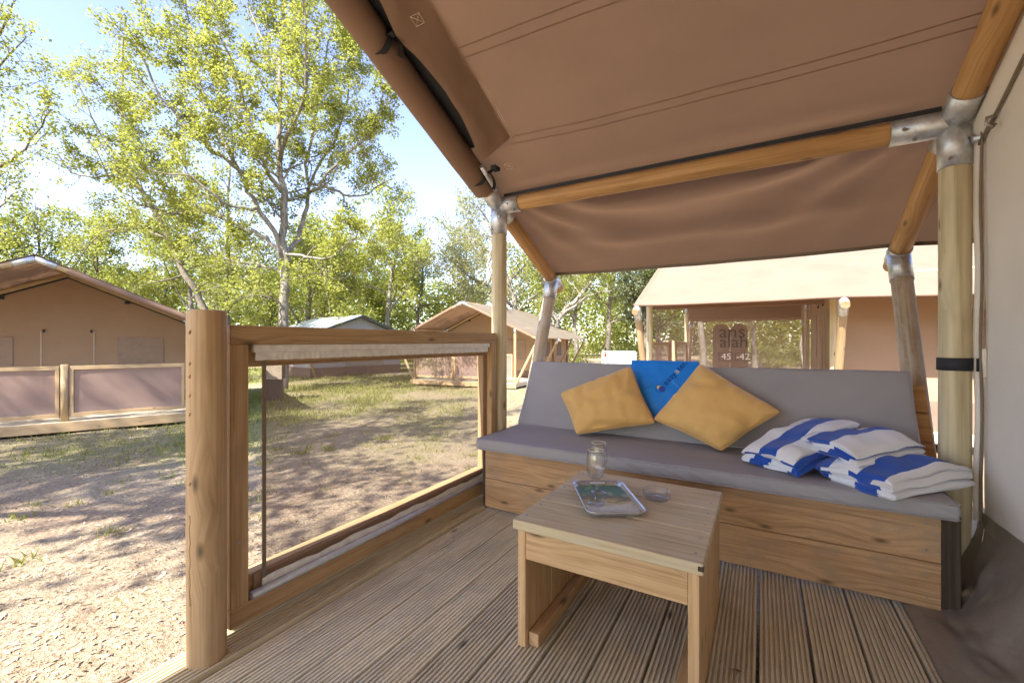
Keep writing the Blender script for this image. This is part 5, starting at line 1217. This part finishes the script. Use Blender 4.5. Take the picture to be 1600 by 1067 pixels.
spots = [(3, 480, 23, 0.95, 'leafy tree just right behind the oak trunk'), (1, 300, 24, 0.9, 'yellowish tree showing between the leaning tree and the slim straight tree'), (0, 160, 25, 0.9, 'green tree below the crown of the leaning tree'), (1, 600, 26, 1.0, 'yellowish tree left of the ridge of the tan tent'),
         (3, -60, 26, 1.1, 'bright green bushy tree above the left tent roof'), (0, 70, 28, 1.05, 'green tree further back above the left tent ridge'), (1, 250, 27, 0.75, 'yellowish tree behind the leaning tree'),
         (3, 420, 30, 0.8, 'green tree filling the gap right behind the oak trunk'), (0, 530, 29, 0.85, 'leafy tree rising above the grey tent'), (3, 590, 33, 0.85, 'bushy tree between the grey tent and the tan tent'), (0, 655, 31, 0.92, 'green tree behind the ridge of the tan tent'),
         (2, 715, 27, 1.0, 'pale twiggy tree left of the corner post'), (1, 900, 28, 0.9, 'yellow-green tree behind the tan tent roof end'), (0, 955, 24, 0.9, 'bright green tree behind the white tank'), (3, 1030, 30, 1.0, 'green tree behind the dark evergreen'),
         (1, 1100, 22, 0.9, 'tree with pale trunk seen through the left half of the mesh window'), (2, 1180, 24, 0.9, 'pale tree seen through the middle of the mesh window'), (1, 1260, 24, 0.95, 'tree seen through the right end of the mesh window'), (2, 335, 33, 0.95, 'pale tree far behind the slim straight tree')]
for q, (i, u, d, sc, lab) in enumerate(spots): copy_proto(i, lab, at_ground(u, d), q * 1.9, sc)
# trees outside the frame, behind and to the left, that throw the dappled shade
for q, (i, x, y, sc, lab) in enumerate(((4, -6.3, -3.3, 1.05, 'sparse twiggy tree outside the frame shading the clearing'), (4, -7.6, -8.0, 1.25, 'tall sparse tree further behind the camera'), (4, -10.8, -4.0, 1.0, 'sparse tree outside the frame beyond the left tent'))):
    copy_proto(i, lab, (x, y, ground_z(x, y)), 0.7 + q * 1.3, sc)
# trees shading the middle tent front
# far wood as one mass
rg = np.random.default_rng(77); C = []
for q in range(46):
    u = -420 + 2050 * q / 45; d = rg.uniform(36, 50); a = math.atan2(u - 800, FPX); c = at((u), 533, d); h = rg.uniform(6.5, 10.5); r = rg.uniform(2.6, 4.0); n = 330
    dirs = rg.normal(0, 1, (n, 3)); dirs /= np.linalg.norm(dirs, axis=1)[:, None]; rad = rg.uniform(0.55, 1.0, n)[:, None] ** 0.5
    P = np.array([c.x, c.y, -0.5 + h * 0.52]) + dirs * rad * np.array([r, r, h * 0.5]); C.append(P)
V, Q = leaves(np.concatenate(C), rg, 9, 0.34, 0.42)
me = np_mesh('far_wood', V, Q, 'green_leaf'); o = bpy.data.objects.new('far_wood', me); COL.objects.link(o); tag(o, 'distant green wood closing the view behind all the tents', None, None, 'stuff')
# low undergrowth at the foot of the wood
C = []
for q in range(150):
    u = rg.uniform(-500, 1500); d = rg.uniform(25, 36); c = at(u, 533, d); r = rg.uniform(0.6, 1.5)
    dirs = rg.normal(0, 1, (40, 3)); dirs /= np.linalg.norm(dirs, axis=1)[:, None]; C.append(np.array([c.x, c.y, -0.5 + r * 0.5]) + dirs * rg.uniform(0.3, 1, (40, 1)) * np.array([r, r, r * 0.7]))
V, Q = leaves(np.concatenate(C), rg, 6, 0.16, 0.15)
me = np_mesh('undergrowth', V, Q, 'green_leaf'); o = bpy.data.objects.new('undergrowth', me); COL.objects.link(o); tag(o, 'low green undergrowth at the foot of the wood', None, None, 'stuff')

# ------------------------------------------------------------------ grass and litter
rg = np.random.default_rng(9); P = []
for q in range(90000):
    d = 3.2 + 22 * rg.uniform() ** 1.5; u = rg.uniform(-60, 1060); a = (u - 800) / FPX
    x, y = FW[0] * d + a * RT[0] * d, FW[1] * d + a * RT[1] * d
    if -1.75 < x < 6.5 and y < 4.0: continue
    g = green_at(x, y)
    if rg.uniform() < g ** 1.6 * 0.9: P.append((x, y, ground_z(x, y) + 0.02 * fbm(x * 0.8, y * 0.8, 0, 2), 0.035 + 0.055 * g * min(1.6, d / 8)))
for q in range(70):      # scattered tufts in the sandy foreground
    x = rg.uniform(-6.0, -1.9); y = rg.uniform(0.2, 6.0)
    for w in range(int(rg.integers(10, 35))): P.append((x + rg.normal(0, 0.05), y + rg.normal(0, 0.05), ground_z(x, y), rg.uniform(0.03, 0.07)))
P = np.array(P); n = len(P); an = rg.uniform(0, 6.28, n); h = P[:, 3] * rg.uniform(0.6, 1.5, n); w = 0.004 + 0.00055 * np.hypot(P[:, 0], P[:, 1])
sd = np.stack([np.cos(an), np.sin(an), np.zeros(n)], 1) * w[:, None]; tipo = np.stack([rg.normal(0, 0.5, n) * h, rg.normal(0, 0.5, n) * h, h], 1); B = P[:, :3] - np.array([0, 0, 0.01])
V = np.stack([B - sd, B + sd, B + tipo], 1).reshape(-1, 3); Q = np.arange(n * 3).reshape(-1, 3)
me = np_mesh('grass', V, Q, 'grass_leaf'); o = bpy.data.objects.new('grass', me); COL.objects.link(o); tag(o, 'thin short grass growing on the clearing', None, None, 'stuff')
n = 15000; dd = 1.6 + 8 * rg.uniform(0, 1, n) ** 1.4; uu = rg.uniform(-150, 800, n); a = (uu - 800) / FPX
X = FW[0] * dd + a * RT[0] * dd; Y = FW[1] * dd + a * RT[1] * dd; keep = (X < -1.72) & (rg.uniform(0, 1, n) < 0.35 + 0.65 * (np.sin(X * 1.7 + 1) * np.sin(Y * 1.3) > 0.1)); X, Y = X[keep], Y[keep]; n = len(X)
Z = np.array([ground_z(x, y) + 0.035 * fbm(x * 0.8, y * 0.8, 0, 3) + 0.012 * fbm(x * 4, y * 4, 2, 2) + 0.006 for x, y in zip(X, Y)])
nrm = rg.normal(0, 0.35, (n, 3)); nrm[:, 2] = 1; nrm /= np.linalg.norm(nrm, axis=1)[:, None]; a = np.cross(nrm, rg.normal(0, 1, (n, 3))); a /= np.linalg.norm(a, axis=1)[:, None]; b = np.cross(nrm, a); s = (0.005 + 0.018 * rg.uniform(0, 1, n) ** 2)[:, None]; c = np.stack([X, Y, Z], 1)
V = np.stack([c - a * s, c + b * s * 0.4 + nrm * s * 0.1, c + a * s + nrm * s * 0.25, c - b * s * 0.4], 1).reshape(-1, 3)
me = np_mesh('leaf_litter', V, np.arange(n * 4).reshape(-1, 4), 'litter_leaf'); o = bpy.data.objects.new('leaf_litter', me); COL.objects.link(o); tag(o, 'dry leaves and wood chips scattered over the sandy ground', None, None, 'stuff')
